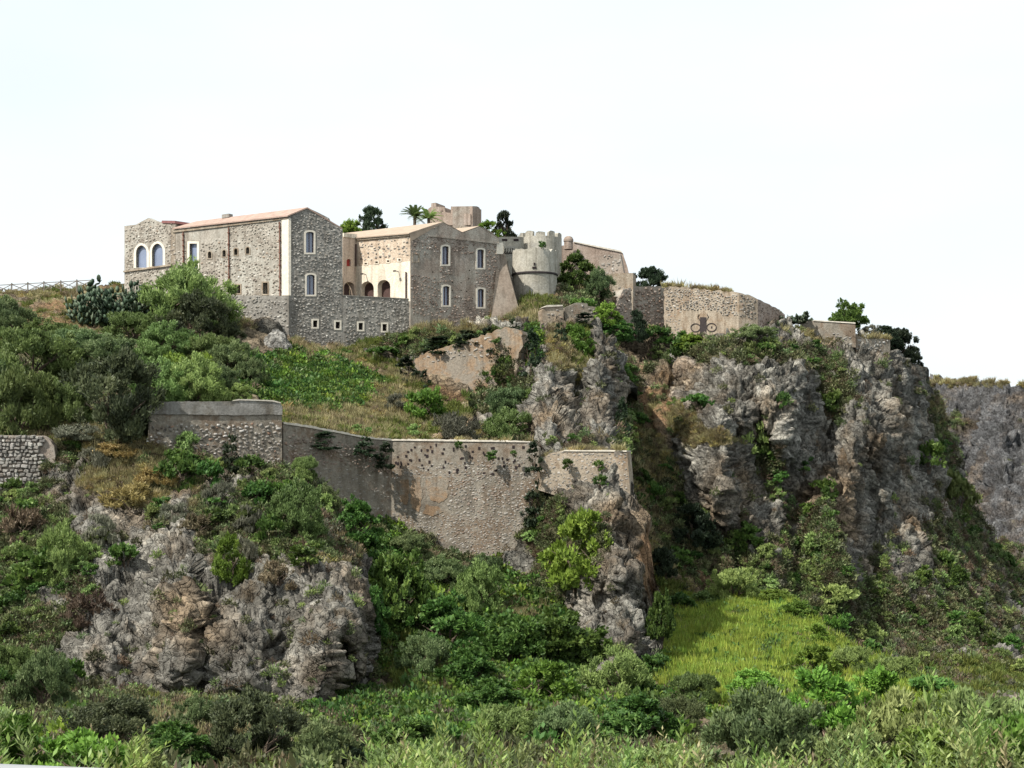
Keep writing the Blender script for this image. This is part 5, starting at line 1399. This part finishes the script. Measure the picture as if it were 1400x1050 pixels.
    (1070, 556, 18, 22, 'smalldark', 'bright little bush on the right cliff face'),
    (1030, 615, 36, 46, 'small', 'olive bush in the crack of the right cliff'),
    (1100, 645, 26, 22, 'smalldark', 'small dark bush right of the cliff crack'),
    (895, 690, 26, 34, 'smalldark', 'small bush on the left side of the shaded gully'),
    (1135, 872, 26, 32, 'bright', 'bright green bush at the foot of the right cliff'),
    (1045, 1046, 150, 108, 'dusk', 'large grey green bush in the lower right foreground'),
    (1120, 1005, 120, 96, 'lime', 'fresh broadleaf bush right of the large grey green bush'),
    (1195, 1000, 100, 90, 'lime', 'fresh broadleaf bush below the scree slope'),
    (1255, 1010, 90, 70, 'bright', 'bright bush in the lower right corner area'),
    (1110, 930, 70, 50, 'lime', 'low light green bush on the meadow edge'),
    (1165, 925, 50, 44, 'olive', 'olive bush behind the fresh broadleaf bushes'),
    (1310, 1040, 130, 80, 'olive', 'pale olive bush at the lower right'),
    (1235, 1052, 130, 110, 'sage', 'pale sage bush left of the pale olive bush at the lower right'),
    (1330, 1056, 150, 118, 'sage', 'tall pale sage bush at the lower right corner'),
    (1420, 1050, 110, 110, 'sage', 'pale sage bush cut by the lower right corner'),
    (1160, 1056, 100, 66, 'sage', 'low sage bush under the fresh broadleaf bushes'),
    (1380, 1030, 90, 60, 'lime', 'light bush cut by the right picture edge'),
    (1060, 826, 54, 20, 'lime', 'light weeds at the top right edge of the meadow'),
    (1092, 850, 50, 30, 'lime', 'light weeds down the right edge of the meadow'),
    (1115, 885, 46, 34, 'lime', 'light bush on the right edge of the meadow'),
    (965, 828, 50, 22, 'small', 'olive weeds along the shaded top of the meadow'),
    (930, 838, 40, 30, 'smalldark', 'dark weeds at the top left corner of the meadow'),
    (1030, 955, 70, 40, 'lime', 'low fresh weeds at the bottom of the meadow'),
    (950, 962, 60, 44, 'olive', 'olive bush at the bottom left of the meadow'),
    (1225, 935, 60, 40, 'olive', 'olive bush on the bank beyond the meadow'),
    (1275, 955, 60, 34, 'smalldark', 'green bush at the far end of the bank'),
    (24, 1062, 110, 84, 'lime', 'yellow green bush right behind the guard rail at the left corner', 'shrub', 13.5),
    (112, 1066, 120, 66, 'bright', 'leafy bush behind the guard rail, right of the yellow green bush', 'shrub', 13.0),
    (180, 1070, 90, 60, 'sage', 'pale leafy bush at the right end of the guard rail', 'shrub', 14.0),
    (1375, 1066, 130, 90, 'bright', 'bright bush filling the lower right corner', 'shrub', 14.0),
    (1270, 1068, 120, 74, 'lime', 'yellow green bush left of the lower right corner', 'shrub', 13.5),
    (560, 1066, 120, 50, 'sage', 'low sage bush among the foreground shoots below the gully', 'shrub', 14.5),
    (900, 1066, 130, 46, 'sage', 'low sage bush among the foreground shoots below the spur', 'shrub', 14.0),
    (1350, 985, 60, 30, 'dusk', 'dark bush beyond the lower right bushes'),
    (1310, 700, 50, 60, 'small', 'low bush on the far right slope ridge'),
    (1270, 640, 34, 40, 'smalldark', 'dark bush on the right cliff shoulder'),
    (1120, 760, 40, 34, 'small', 'olive bush in the lower right cliff'),
    (1150, 830, 50, 34, 'small', 'olive bush on the scree under the right cliff'),
    (1020, 745, 40, 34, 'smalldark', 'dark bush at the foot of the jutting rock buttress'),
    (955, 560, 34, 24, 'smalldark', 'green bush beside the jutting rock buttress top'),
]
for r_ in SH:
    u, vb, w, h, kind, lab = r_[:6]
    cat = r_[6] if len(r_) > 6 else 'shrub'
    Yq = r_[-1] if len(r_) > 7 else None
    nm = {'tree': 'round_tree', 'plant': 'wall_plant'}.get(cat, 'ivy_clump' if kind == 'ivy' else 'dry_bush' if kind in ('yellow', 'grey', 'brownish') else 'shrub')
    if nm == 'ivy_clump': cat = 'ivy'
    plant(nm, u, vb, w, h, kind, lab, cat, Y=Yq, group={'ivy_clump': 'ivy and creepers on walls and cliff', 'dry_bush': 'dry and grey bushes', 'round_tree': 'single trees', 'wall_plant': None}.get(nm, 'green shrubs on the slopes'))

# prickly pears
def pear_mesh(seed, w, h, n):
    rng = np.random.default_rng(seed); V_, Q_, T_ = [], [], []
    pts = [(rng.uniform(-.5, .5) * w, rng.uniform(-.3, .3) * w, 0) for _ in range(n // 11)]
    pads = []
    for p in pts:
        hh = h * (1 - 1.6 * (p[0] / w) ** 2) * rng.uniform(.5, 1.0)
        st = [(np.array(p), np.array([rng.normal(0, .2), rng.normal(0, .2), 1.0]))]
        for k in range(12):
            b, d = st[max(0, len(st) - 1 - int(rng.exponential(1.6)))]
            d2 = d / np.linalg.norm(d) + rng.normal(0, .75, 3); d2[2] = abs(d2[2]) + .12; d2 /= np.linalg.norm(d2)
            L = rng.uniform(.5, .8); pads.append((b, d2, L))
            if b[2] + d2[2] * L < hh: st.append((b + d2 * L * .92, d2))
    for (b, d, L) in pads:
        n_ = np.cross(d, rng.normal(size=3)); n_ /= np.linalg.norm(n_); s = np.cross(d, n_)
        base = len(V_); m = 8
        for k in range(m):
            a = 2 * np.pi * k / m; V_.append(b + d * L * (.5 - .5 * np.cos(a)) + s * L * .36 * np.sin(a))
        V_.append(b + d * L * .5 + n_ * L * .08); V_.append(b + d * L * .5 - n_ * L * .08)
        for k in range(m): Q_.append((base + k, base + (k + 1) % m, base + m)); Q_.append((base + (k + 1) % m, base + k, base + m + 1))
        T_ += [rng.uniform(.1, .95)] * (m + 2)
    V_ = np.array(V_); V_[:, 2] *= min(1.35, h / np.percentile(V_[:, 2], 98)); V_[:, 0] *= w / (np.percentile(V_[:, 0], 98) - np.percentile(V_[:, 0], 2))
    me = fast_mesh('pads', np.array(V_), tris=Q_, attrs={'tint': np.array(T_)}); me.materials.append(LM['cactus']); return me
for (u, vb, w, h, n, lab, Yq) in ((150, 445, 92, 58, 420, 'large prickly pear thicket on the slope left of the castle wing', None), (190, 436, 60, 46, 260, 'pale prickly pear between the castle wing and the large shrub', None), (1090, 442, 40, 14, 110, 'prickly pear on the skyline right of the bastion', 176)):
    g_ = P(u, vb, Yq) if Yq else ground_at(u, vb); s = g_.y / F
    root = empty('prickly_pear', g_, lab, 'cactus', 'prickly pears')
    o = bpy.data.objects.new('pads', pear_mesh(u, w * s, h * s * .95, int(n * 1.6))); COL.objects.link(o); o.parent = root

# palms beside the keep
def palm(u, vb, wpx, hpx, Y, lab, seed):
    rnd = random.Random(seed); g_ = P(u, vb, Y); s = Y / F; w, h = wpx * s, hpx * s
    root = empty('palm_tree', g_, lab, 'palm', 'palms beside the keep')
    tb = MB(); tb.tube([g_ - Vector((0, 0, 1)), g_ + Vector((0, 0, h * .5))], [w * .07, w * .06], 8); tb.build('trunk', M['bark'], root)
    fv, fq, ft = [], [], []
    for k in range(30):
        a = 2 * math.pi * k / 30 + rnd.uniform(-.15, .15); el = rnd.uniform(-.15, 1.25); L = w * .66
        p = np.array([0, 0, h * .5]); dirv = np.array([math.cos(a) * math.cos(el), math.sin(a) * math.cos(el), math.sin(el)])
        for i in range(14):
            t = i / 13; q = p + dirv * L * t + np.array([0, 0, -.35 * L * t * t])
            for sgn in (-1, 1):
                sd = np.cross(dirv, [0, 0, 1]); sd /= np.linalg.norm(sd) + 1e-6
                tip = q + (sd * sgn * .8 + dirv * .7 + np.array([0, 0, -.25])) * L * .28 * (1.1 - t * .7)
                b = len(fv); wd = dirv * L * .045
                fv += [q - wd, q + wd, tip]; fq.append((b, b + 1, b + 2)); ft += [rnd.uniform(.3, .9)] * 3
    me = fast_mesh('fronds', np.array(fv), tris=fq, attrs={'tint': np.array(ft)}); me.materials.append(LM['olive'])
    o = bpy.data.objects.new('fronds', me); COL.objects.link(o); o.parent = root
palm(567, 312, 34, 34, 190, 'spreading palm left of the ruined keep', 1)
palm(586, 312, 32, 30, 192, 'fuller green palm in front of the keep corner', 2)

# boulders
def boulder(u, v, wpx, hpx, lab, seed, mat='white_rock', Y=None):
    bm = bmesh.new(); bmesh.ops.create_icosphere(bm, subdivisions=4, radius=.5)
    p = np.array([v_.co[:] for v_ in bm.verts]); d = fbm(p * 2.2 + seed * 7, 4, True) * .12
    f1_, f2_2, cv_ = worley(p * 2.4 + seed * 5); d = d + (cv_ - .5) * .22
    for v_, k in zip(bm.verts, d): v_.co *= (1 + k)
    me = bpy.data.meshes.new('boulder'); bm.to_mesh(me); bm.free(); me.materials.append(M[mat])
    g_ = P(u, v, Y) if Y else ground_at(u, v); s = g_.y / F
    o = bpy.data.objects.new('boulder', me); COL.objects.link(o)
    o.location = g_ + Vector((0, .1, 0)); o.scale = (wpx * s, wpx * s * .8, hpx * s); o.rotation_euler = (0, random.Random(seed).uniform(-.3, .3), 0)
    tag(o, lab, 'boulder', 'pale boulders')
boulder(380, 476, 34, 46, 'cracked pale boulder below the plinth wall, right of the shrub belt', 1)
boulder(364, 452, 40, 34, 'brownish boulder above the cracked pale one', 2, 'rock')
boulder(940, 505, 38, 34, 'white boulder under the left end of the bastion', 3)
boulder(922, 492, 20, 20, 'smaller boulder left of the white boulder', 4)
boulder(948, 554, 24, 20, 'rounded pale boulder in the crack below the white boulder', 5)
boulder(926, 545, 26, 20, 'pale boulder beside the shaded gully', 6)
boulder(695, 743, 12, 26, 'small upright pale stone at the foot of the great wall', 7)
boulder(880, 958, 12, 18, 'small pale stone at the foot of the rock spur', 8)
boulder(728, 612, 22, 14, 'brown block on the corner between great wall and bastion wall', 9, 'rock')
print('plants', round(time.time() - T0, 1))

# ------------------------------------------------------------------ ground cover (uncountable)
def tuft(name, n, L, W, spread, h, mat, seed, kind):
    rng = np.random.default_rng(seed)
    if kind == 'blade':
        r = spread * np.sqrt(rng.random(n)); a = rng.uniform(0, 6.28, n)
        b = np.stack([r * np.cos(a), r * np.sin(a), np.zeros(n)], 1)
        d = np.stack([np.cos(a) * .35, np.sin(a) * .35, np.ones(n)], 1) + rng.normal(0, .28, (n, 3))
        d /= np.linalg.norm(d, axis=1)[:, None]; ll = L * rng.uniform(.5, 1.2, n)
        v, q = leaves(b + d * ll[:, None] * .42, d, rng.normal(size=(n, 3)), ll, W)
    else:
        d0 = unit(n, rng); d0[:, 2] = np.abs(d0[:, 2])
        c = d0 * np.array([spread, spread, h]) * rng.uniform(.45, 1.05, n)[:, None]
        lum = fbm(c * 3.1 / max(spread, .1) + seed, 2)[:, None]; c = c * (1 + lum * .5)
        v, q = leaves(c, d0 + np.array([0, 0, .4]) + rng.normal(0, .5, (n, 3)), d0 + rng.normal(0, .5, (n, 3)) + np.array([0, 0, .3]), L * rng.uniform(.6, 1.3, n), W)
    me = fast_mesh(name, v, quads=q, attrs={'tint': np.repeat(np.clip(rng.normal(.5, .2, n), 0, 1), 4)})
    me.materials.append(mat); return me
def coll(name, meshes):
    c = bpy.data.collections.new(name)
    for i, me in enumerate(meshes):
        o = bpy.data.objects.new('%s_%d' % (name, i), me); c.objects.link(o)
    return c
CO = {
    'scrub': coll('scrub_patterns', [tuft('scrub_tuft', 130, .20, .09, .50, .50, LM['scrub'], s, 'dome') for s in (1, 2)] + [tuft('scrub_tuft', 130, .19, .08, .45, .50, LM['dusk'], 3, 'dome'), tuft('scrub_tuft', 120, .22, .05, .5, .45, LM['brown'], 4, 'dome'), tuft('scrub_tuft', 110, .20, .06, .4, .40, LM['olive'], 5, 'dome')]),
    'dry': coll('dry_patterns', [tuft('dry_tuft', 60, .60, .035, .30, .5, LM['dry'], s, 'blade') for s in (1, 2, 3)] + [tuft('dry_tuft', 90, .22, .05, .42, .32, LM['yellow'], 7, 'dome'), tuft('dry_tuft', 90, .22, .05, .42, .32, LM['brown'], 8, 'dome')]),
    'grass': coll('grass_patterns', [tuft('grass_tuft', 60, .55, .05, .35, .5, LM['grass'], s, 'blade') for s in (1, 2)] + [tuft('grass_tuft', 90, .2, .1, .42, .32, LM['grass'], 3, 'dome')]),
    'bramble': coll('bramble_patterns', [tuft('bramble_tuft', 120, .22, .15, .55, .42, LM['bright'], 1, 'dome'), tuft('bramble_tuft', 120, .22, .15, .55, .5, LM['deep'], 2, 'dome'), tuft('bramble_tuft', 120, .22, .14, .55, .5, LM['deep'], 3, 'dome')]),
    'lawn': coll('meadow_patterns', [tuft('meadow_tuft', 70, .62, .05, .45, .5, LM['lawn'], s, 'blade') for s in (1, 2, 3)]),
    'cushion': coll('cushion_patterns', [tuft('cushion', 170, .16, .06, .45, .42, LM['grey'], 1, 'dome'), tuft('cushion', 170, .16, .07, .45, .42, LM['dusk'], 2, 'dome'), tuft('cushion', 170, .16, .06, .45, .40, LM['brown'], 3, 'dome')]),
}
CO['bush'] = coll('bush_patterns', [PROTO[k][j][0] for k in ('small', 'smalldark') for j in range(3)])
def scatter(name, pos, nrm, scale, ncol, collection, label=None, align=.5, zs=1.0, zv=.3):
    n = len(pos)
    if n == 0: return
    me = bpy.data.meshes.new(name); me.vertices.add(n); me.vertices.foreach_set('co', np.asarray(pos, np.float32).ravel())
    ax = np.asarray(nrm) * align + np.array([0, 0, 1 - align]) + RNG.normal(0, .12, (n, 3)); ax /= np.linalg.norm(ax, axis=1)[:, None]
    th = np.arccos(np.clip(ax[:, 2], -1, 1)); yaw = np.arctan2(ax[:, 1], ax[:, 0]); yaw = np.where(th < .35, RNG.uniform(0, 6.28, n), yaw)
    rot = np.stack([RNG.uniform(-.25, .25, n), th, yaw], 1).astype(np.float32)
    sc = np.stack([scale, scale, scale * zs * RNG.uniform(1 - zv, 1 + zv, n)], 1).astype(np.float32)
    a = me.attributes.new('rot', 'FLOAT_VECTOR', 'POINT'); a.data.foreach_set('vector', rot.ravel())
    a = me.attributes.new('siz', 'FLOAT_VECTOR', 'POINT'); a.data.foreach_set('vector', sc.ravel())
    a = me.attributes.new('pick', 'INT', 'POINT'); a.data.foreach_set('value', RNG.integers(0, ncol, n).astype(np.int32))
    o = bpy.data.objects.new(name, me); COL.objects.link(o); o['kind'] = 'stuff'
    if label: o['label'] = label
    ng = bpy.data.node_groups.new(name, 'GeometryNodeTree')
    ng.interface.new_socket('Geometry', in_out='INPUT', socket_type='NodeSocketGeometry'); ng.interface.new_socket('Geometry', in_out='OUTPUT', socket_type='NodeSocketGeometry')
    N_, L_ = ng.nodes, ng.links
    gi, go = N_.new('NodeGroupInput'), N_.new('NodeGroupOutput')
    iop = N_.new('GeometryNodeInstanceOnPoints'); ci = N_.new('GeometryNodeCollectionInfo')
    ci.inputs['Collection'].default_value = collection; ci.inputs['Separate Children'].default_value = True; ci.inputs['Reset Children'].default_value = True
    def na(nm, ty):
        x = N_.new('GeometryNodeInputNamedAttribute'); x.data_type = ty; x.inputs['Name'].default_value = nm; return x.outputs['Attribute']
    L_.new(gi.outputs[0], iop.inputs['Points']); L_.new(ci.outputs[0], iop.inputs['Instance']); iop.inputs['Pick Instance'].default_value = True
    L_.new(na('pick', 'INT'), iop.inputs['Instance Index']); L_.new(na('rot', 'FLOAT_VECTOR'), iop.inputs['Rotation']); L_.new(na('siz', 'FLOAT_VECTOR'), iop.inputs['Scale'])
    L_.new(iop.outputs[0], go.inputs[0])
    md = o.modifiers.new('grow', 'NODES'); md.node_group = ng
    return o

def sow(piece, ch, n, smin, smax, cname, name, label, align=.4, zs=1.0, where=None, power=1.0, floor=0.0):
    T = TERR[piece]; w = T['cov'][ch] ** power + floor
    if where is not None: w = w * where(T['u'], T['v'])
    inside = (T['u'] > -90) & (T['u'] < 1490); w = w * inside
    tot = w.sum(); n = int(n * 1.6)
    if tot < 1: return
    ids = RNG.choice(len(w), n, p=w / tot)
    jit = RNG.normal(0, .08, (n, 3))
    sc = RNG.uniform(smin, smax, n) * RNG.choice([.7, 1, 1.25], n)
    scatter(name, T['pos'][ids] + jit - T['nrm'][ids] * .05, T['nrm'][ids], sc, len(CO[cname].objects), CO[cname], label, align, zs)

S = sow
S('far_headland', 'scrub', 900, 1.0, 2.2, 'scrub', 'scrub', 'sparse dark scrub on the far headland', .6)
S('far_headland', 'dry', 300, 1.0, 2.0, 'dry', 'dry_grass', 'dry grass along the far headland top', .3)
S('right_cliff', 'scrub', 3600, .7, 1.7, 'scrub', 'scrub', 'dark scrub scattered over the right cliff', .45, floor=.012)
S('right_cliff', 'scrub', 1500, .7, 1.4, 'cushion', 'cushion_plants', 'grey green cushion plants on the right slope', .45, where=lambda u, v: ((u > 1050) & (v > 560)) * 1.0)
S('right_cliff', 'scrub', 150, .6, 1.3, 'bush', 'bush_cover', 'countless small bushes over the right cliff and slope', .3)
S('right_gully', 'scrub', 40, .6, 1.2, 'bush', 'bush_cover', 'small bushes in the shaded right gully', .3)
S('bluff', 'scrub', 90, .4, .9, 'bush', 'bush_cover', 'small bushes over the lower left bluff', .3)
S('spur_rock', 'scrub', 16, .4, .8, 'bush', 'bush_cover', 'small bushes on the rock spur', .3)
S('central_cliff', 'scrub', 36, .4, 1.0, 'bush', 'bush_cover', 'small bushes on the central cliff', .3)
S('right_cliff', 'dry', 900, .6, 1.3, 'dry', 'dry_grass', 'dry grass on the right cliff ledges', .4)
S('right_cliff', 'grass', 700, .7, 1.5, 'grass', 'grass', 'green grass below the right slope', .3)
S('right_gully', 'scrub', 1100, .7, 1.5, 'scrub', 'scrub', 'scrub in the shaded right gully', .4)
S('right_gully', 'dry', 900, .7, 1.4, 'dry', 'dry_grass', 'brown dry grass in the shaded right gully', .3)
S('right_gully', 'grass', 200, .7, 1.4, 'grass', 'grass', 'grass at the foot of the right gully', .3)
S('hilltop', 'dry', 260, .8, 1.6, 'dry', 'dry_grass', 'dry grass on the hilltop behind the castle', .2)
S('castle_slope', 'dry', 420, .7, 1.4, 'dry', 'dry_grass', 'dry grass on the slope below the round tower', .2)
S('castle_slope', 'scrub', 260, .7, 1.4, 'scrub', 'scrub', 'scrub on the slope below the ramparts', .3)
S('castle_slope', 'grass', 260, .8, 1.5, 'grass', 'grass', 'green grass at the foot of the round tower', .2)
S('central_cliff', 'scrub', 1200, .6, 1.4, 'scrub', 'scrub', 'scrub on the central cliff', .45, floor=.012)
S('central_cliff', 'dry', 800, .6, 1.3, 'dry', 'dry_grass', 'dry grass on the central cliff ledges', .4)
S('central_cliff', 'grass', 300, .7, 1.4, 'grass', 'grass', 'green grass in the cliff cleft', .4)
S('central_cliff', 'bramble', 200, .6, 1.1, 'bramble', 'ivy_cover', 'ivy cover on the central cliff', .6)
S('upper_slope', 'scrub', 900, .7, 1.4, 'scrub', 'scrub', 'low scrub between the upper shrubs', .3)
S('upper_slope', 'dry', 2200, .6, 1.2, 'dry', 'dry_grass', 'dry grass over the upper slope', .25)
S('upper_slope', 'grass', 2000, .6, 1.2, 'grass', 'grass', 'green grass over the upper slope', .25)
S('upper_slope', 'bramble', 1500, .7, 1.3, 'bramble', 'bramble_cover', 'bright green bramble patch on the slope below the castle', .3)
S('upper_slope', 'earth', 260, .5, 1.0, 'dry', 'straw', 'straw left on the bare brown earth patch', .2, zs=.5)
S('spur_rock', 'scrub', 800, .5, 1.1, 'scrub', 'scrub', 'scrub on the rock spur', .45, floor=.02)
S('spur_rock', 'dry', 300, .5, 1.0, 'dry', 'dry_grass', 'dry grass on the rock spur', .4)
S('gully_slope', 'scrub', 1300, .6, 1.3, 'scrub', 'scrub', 'scrub in the gully under the great wall', .3)
S('gully_slope', 'bramble', 1900, .7, 1.4, 'bramble', 'bramble_cover', 'leafy bramble cover in the gully', .3)
S('gully_slope', 'grass', 800, .6, 1.2, 'grass', 'grass', 'green grass on the gully side', .3)
S('gully_slope', 'dry', 200, .6, 1.1, 'dry', 'dry_grass', 'dry grass in the gully', .3)
S('bluff', 'scrub', 4200, .45, 1.05, 'scrub', 'scrub', 'scrub over the lower left bluff', .4, floor=.02)
S('bluff', 'dry', 1700, .45, 1.0, 'dry', 'dry_grass', 'dry yellow grass on the bluff', .35)
S('bluff', 'dry', 420, .7, 1.3, 'cushion', 'cushion_plants', 'rounded grey cushion plants on the right shoulder of the bluff', .4, where=lambda u, v: ((u > 400) & (v > 660) & (v < 830)) * 1.0)
S('bluff', 'earth', 500, .5, 1.0, 'scrub', 'withered_scrub', 'withered scrub on the bluff', .4)
lawnw = lambda u, v: np.exp(-(((u - 1010) / 120) ** 2 + ((v - 870) / 75) ** 2) ** 2)
S('valley_slope', 'grass', 5200, .6, 1.2, 'lawn', 'meadow_grass', 'bright yellow green meadow grass between spur and right cliff', .2, where=lambda u, v: lawnw(u, v) + .12 * (u > 1080) * (v < 960))
S('valley_slope', 'bramble', 1500, .6, 1.2, 'bramble', 'bramble_cover', 'leafy green cover along the valley bottom', .2)
S('valley_slope', 'grass', 500, .5, 1.0, 'dry', 'dry_grass', 'dry stalks in the meadow', .2, where=lambda u, v: lawnw(u, v))
S('valley_slope', 'grass', 500, .7, 1.3, 'bramble', 'bramble_cover', 'leafy weeds in the meadow', .2, where=lambda u, v: lawnw(u, v) * ((u > 1040) + .15))
S('valley_slope', 'scrub', 2400, .6, 1.2, 'scrub', 'scrub', 'scrub at the foot of the bluff', .2)
S('valley_slope', 'grass', 900, .6, 1.1, 'grass', 'grass', 'grass in the valley bottom', .2, where=lambda u, v: 1.0 - lawnw(u, v))
S('valley_slope', 'earth', 500, .5, 1.0, 'dry', 'dry_grass', 'withered brown growth below the bluff', .2, where=lambda u, v: (u < 500) * 1.0)
# dry grass and weeds along wall tops
def along(name, label, pl_, pts, n, cname, smin, smax, depth=1.0):
    pos = []
    us_ = np.array([p[0] for p in pts]); vs_ = np.array([p[1] for p in pts])
    cl = RNG.uniform(us_[0], us_[-1], max(3, n // 9))
    for k in range(n):
        u = np.clip(RNG.choice(cl) + RNG.normal(0, 3), us_[0], us_[-1]); v = np.interp(u, us_, vs_); pos.append(pl_.px(u, v + .4, -RNG.uniform(.15, depth))[:])
    scatter(name, np.array(pos), np.tile([0, 0, 1.0], (n, 1)), RNG.uniform(smin, smax, n) * RNG.choice([.5, .8, 1.2], n), len(CO[cname].objects), CO[cname], label, .2)
along('dry_grass', 'dry grass on top of the plastered bastion', p1, [(908, 391), (970, 396), (1010, 400)], 130, 'dry', .7, 1.7)
along('dry_grass', 'weeds on the sloping side of the bastion', p2, [(1036, 409), (1073, 430)], 40, 'scrub', .3, .7)
along('dry_grass', 'pale dry grass on the corner bastion wall', q5, [(770, 616), (857, 616)], 90, 'dry', .6, 1.1)
along('dry_grass', 'dry grass behind the skyline ledge', p4, [(1172, 462), (1217, 463)], 70, 'dry', .9, 1.6, .8)
along('weeds', 'weeds along the top of the great retaining wall', q4, [(536, 601), (725, 604)], 70, 'dry', .4, .9)
print('stuff', round(time.time() - T0, 1))

# ------------------------------------------------------------------ pale leafy shoots in the foreground
def shoot_mesh(seed, h, nl, leafL):
    rng = np.random.default_rng(seed); rnd = random.Random(seed)
    V_, Q_, T_ = [], [], []
    def stick(p, d, L, r, lv, depth):
        nonlocal V_, Q_, T_
        k = 6; pts = [p]; dd = d.copy()
        for i in range(k):
            dd = dd + rng.normal(0, .07, 3) + np.array([0, 0, .05]); dd /= np.linalg.norm(dd); pts.append(pts[-1] + dd * L / k)
        b = len(V_)
        for i, q in enumerate(pts):
            rr_ = r * (1 - .75 * i / k)
            for a in (0, 2.09, 4.19): V_.append(q + np.array([math.cos(a) * rr_, math.sin(a) * rr_, 0])); T_.append(.4)
        for i in range(k):
            for j in range(3): Q_.append((b + i * 3 + j, b + i * 3 + (j + 1) % 3, b + i * 3 + 3 + (j + 1) % 3, b + i * 3 + 3 + j))
        for i in range(lv):
            t = (.12 + .88 * i / lv) * k; f_ = int(min(t, k - 1e-6)); q = pts[f_] + (pts[min(f_ + 1, k)] - pts[f_]) * (t - f_)
            a = i * 2.4 + rng.uniform(-.4, .4); out = np.array([math.cos(a), math.sin(a), 0]); ld = out * .75 + dd * .75; ld /= np.linalg.norm(ld)
            LL = leafL * rng.uniform(.6, 1.15) * (1.0 - .45 * i / lv); s = np.cross(ld, [0, 0, 1]); s /= np.linalg.norm(s); nn = np.cross(s, ld)
            bb = len(V_); W_ = LL * .15
            mid = q + ld * LL * .5
            V_ += [q, mid + s * W_ - nn * W_ * .25, q + ld * LL, mid - s * W_ - nn * W_ * .25, mid]
            Q_ += [(bb, bb + 1, bb + 4), (bb + 1, bb + 2, bb + 4), (bb + 2, bb + 3, bb + 4), (bb + 3, bb, bb + 4)]
            T_ += [float(np.clip(rng.normal(.5, .2), 0, 1))] * 5
        if depth:
            for j in range(rnd.randint(1, 3)):
                f_ = rnd.randint(2, 4); a = rng.uniform(0, 6.28)
                stick(pts[f_], dd * .75 + np.array([math.cos(a), math.sin(a), 0]) * .55, L * rng.uniform(.3, .5), r * .6, int(lv * .5), depth - 1)
    stick(np.zeros(3), np.array([rng.normal(0, .1), rng.normal(0, .1), 1.0]), h, .006, nl, 1)
    tri = [q for q in Q_ if len(q) == 3]; qd = [q for q in Q_ if len(q) == 4]
    me = fast_mesh('leafy_shoot', np.array(V_), quads=qd, tris=tri, attrs={'tint': np.array(T_)}); me.materials.append(LM[('shoot', 'shoot', 'sage', 'shoot', 'grass', 'shoot', 'sage', 'dry')[seed % 8]]); return me
SHM = [shoot_mesh(s, .8, 26, .13) for s in range(8)]
CO['shoot'] = coll('shoot_patterns', SHM)
def verge_z(x, y):
    ys = [p[0] for p in prof]; zs = [p[1] for p in prof]
    return float(np.interp(y, ys, zs)) + 0.06 * math.sin(x * 1.7 + y)
pos, sz = [], []
def top_line(u):      # row that the mass of shoots reaches
    return float(np.interp(u, [-60, 0, 60, 120, 200, 260, 430, 480, 560, 620, 700, 800, 900, 1000, 1100, 1180, 1240, 1300, 1400, 1460], [985, 1000, 1015, 1010, 1025, 1080, 1080, 1030, 1020, 1010, 1015, 1010, 1018, 1022, 1015, 1000, 985, 985, 1000, 1000]))
CC = RNG.uniform(-60, 1460, 90); CT = RNG.normal(0, 13, 90)
while len(pos) < 480:
    ci_ = RNG.integers(0, 90); u = CC[ci_] + RNG.normal(0, 12); y = RNG.uniform(9.5, 15.4); tv = top_line(u) + CT[ci_] + RNG.exponential(26) - 4
    if (top_line(u) > 1055 and RNG.random() < .93) or (u > 1120 and RNG.random() < .45) or (u < 220 and RNG.random() < .5): continue
    x = (u - CU) / F * y; z0 = verge_z(x, y); zt_ = (CV - tv) / F * y; k = RNG.uniform(.85, 1.25) * (1.2 if u < 230 else 1)
    k = max(k, (zt_ - z0) / .82)
    pos.append((x, y, zt_ - .82 * k)); sz.append(k)
pos, sz = np.array(pos), np.array(sz)
scatter('leafy_shoots', pos, np.tile([0, 0, 1.0], (len(pos), 1)), sz, len(SHM), CO['shoot'], 'thicket of pale green leafy shoots along the bottom of the picture', .0, 1.0, .1)
TALL = [(500, 985, 'tall pale shoot under the bluff nose, leftmost in the middle thicket'), (545, 990, 'pale forked shoot below the grassy gully side'), (598, 962, 'tall pale shoot in front of the gully grass'), (622, 975, 'pale shoot right of the tall gully shoot'), (652, 962, 'slender shoot in front of the low gully bush'), (668, 956, 'tallest slender shoot below the great wall'), (720, 985, 'pale shoot below the fresh gully bush'), (806, 985, 'pale shoot in front of the dusky bush'), (878, 980, 'pale shoot below the right foot of the spur'), (928, 985, 'pale shoot left of the large grey green bush'), (1008, 978, 'pale shoot in front of the large grey green bush'), (1255, 900, 'tall shoot against the dark slope, left one of the lower right pair'), (1297, 912, 'tall shoot against the dark slope, right one of the lower right pair'), (1345, 950, 'pale shoot near the right picture edge'), (30, 955, 'broad leaved shoot at the bottom left edge'), (130, 985, 'pale upright shoot above the guard rail'), (1180, 965, 'pale shoot in front of the fresh broadleaf bushes')]
for i, (u, v, lab) in enumerate(TALL):
    y = random.Random(i).uniform(12.5, 15.2); x = (u - CU) / F * y; z0 = verge_z(x, y); h = (CV - v) / F * y - z0
    o = bpy.data.objects.new('tall_shoot', SHM[i % 8]); COL.objects.link(o); o.location = (x, y, z0 - .03); o.scale = (1.05, 1.05, h / .78); o.rotation_euler = (0, 0, i * 1.3)
    tag(o, lab, 'plant', 'tall pale shoots in the foreground')
print('done', round(time.time() - T0, 1))
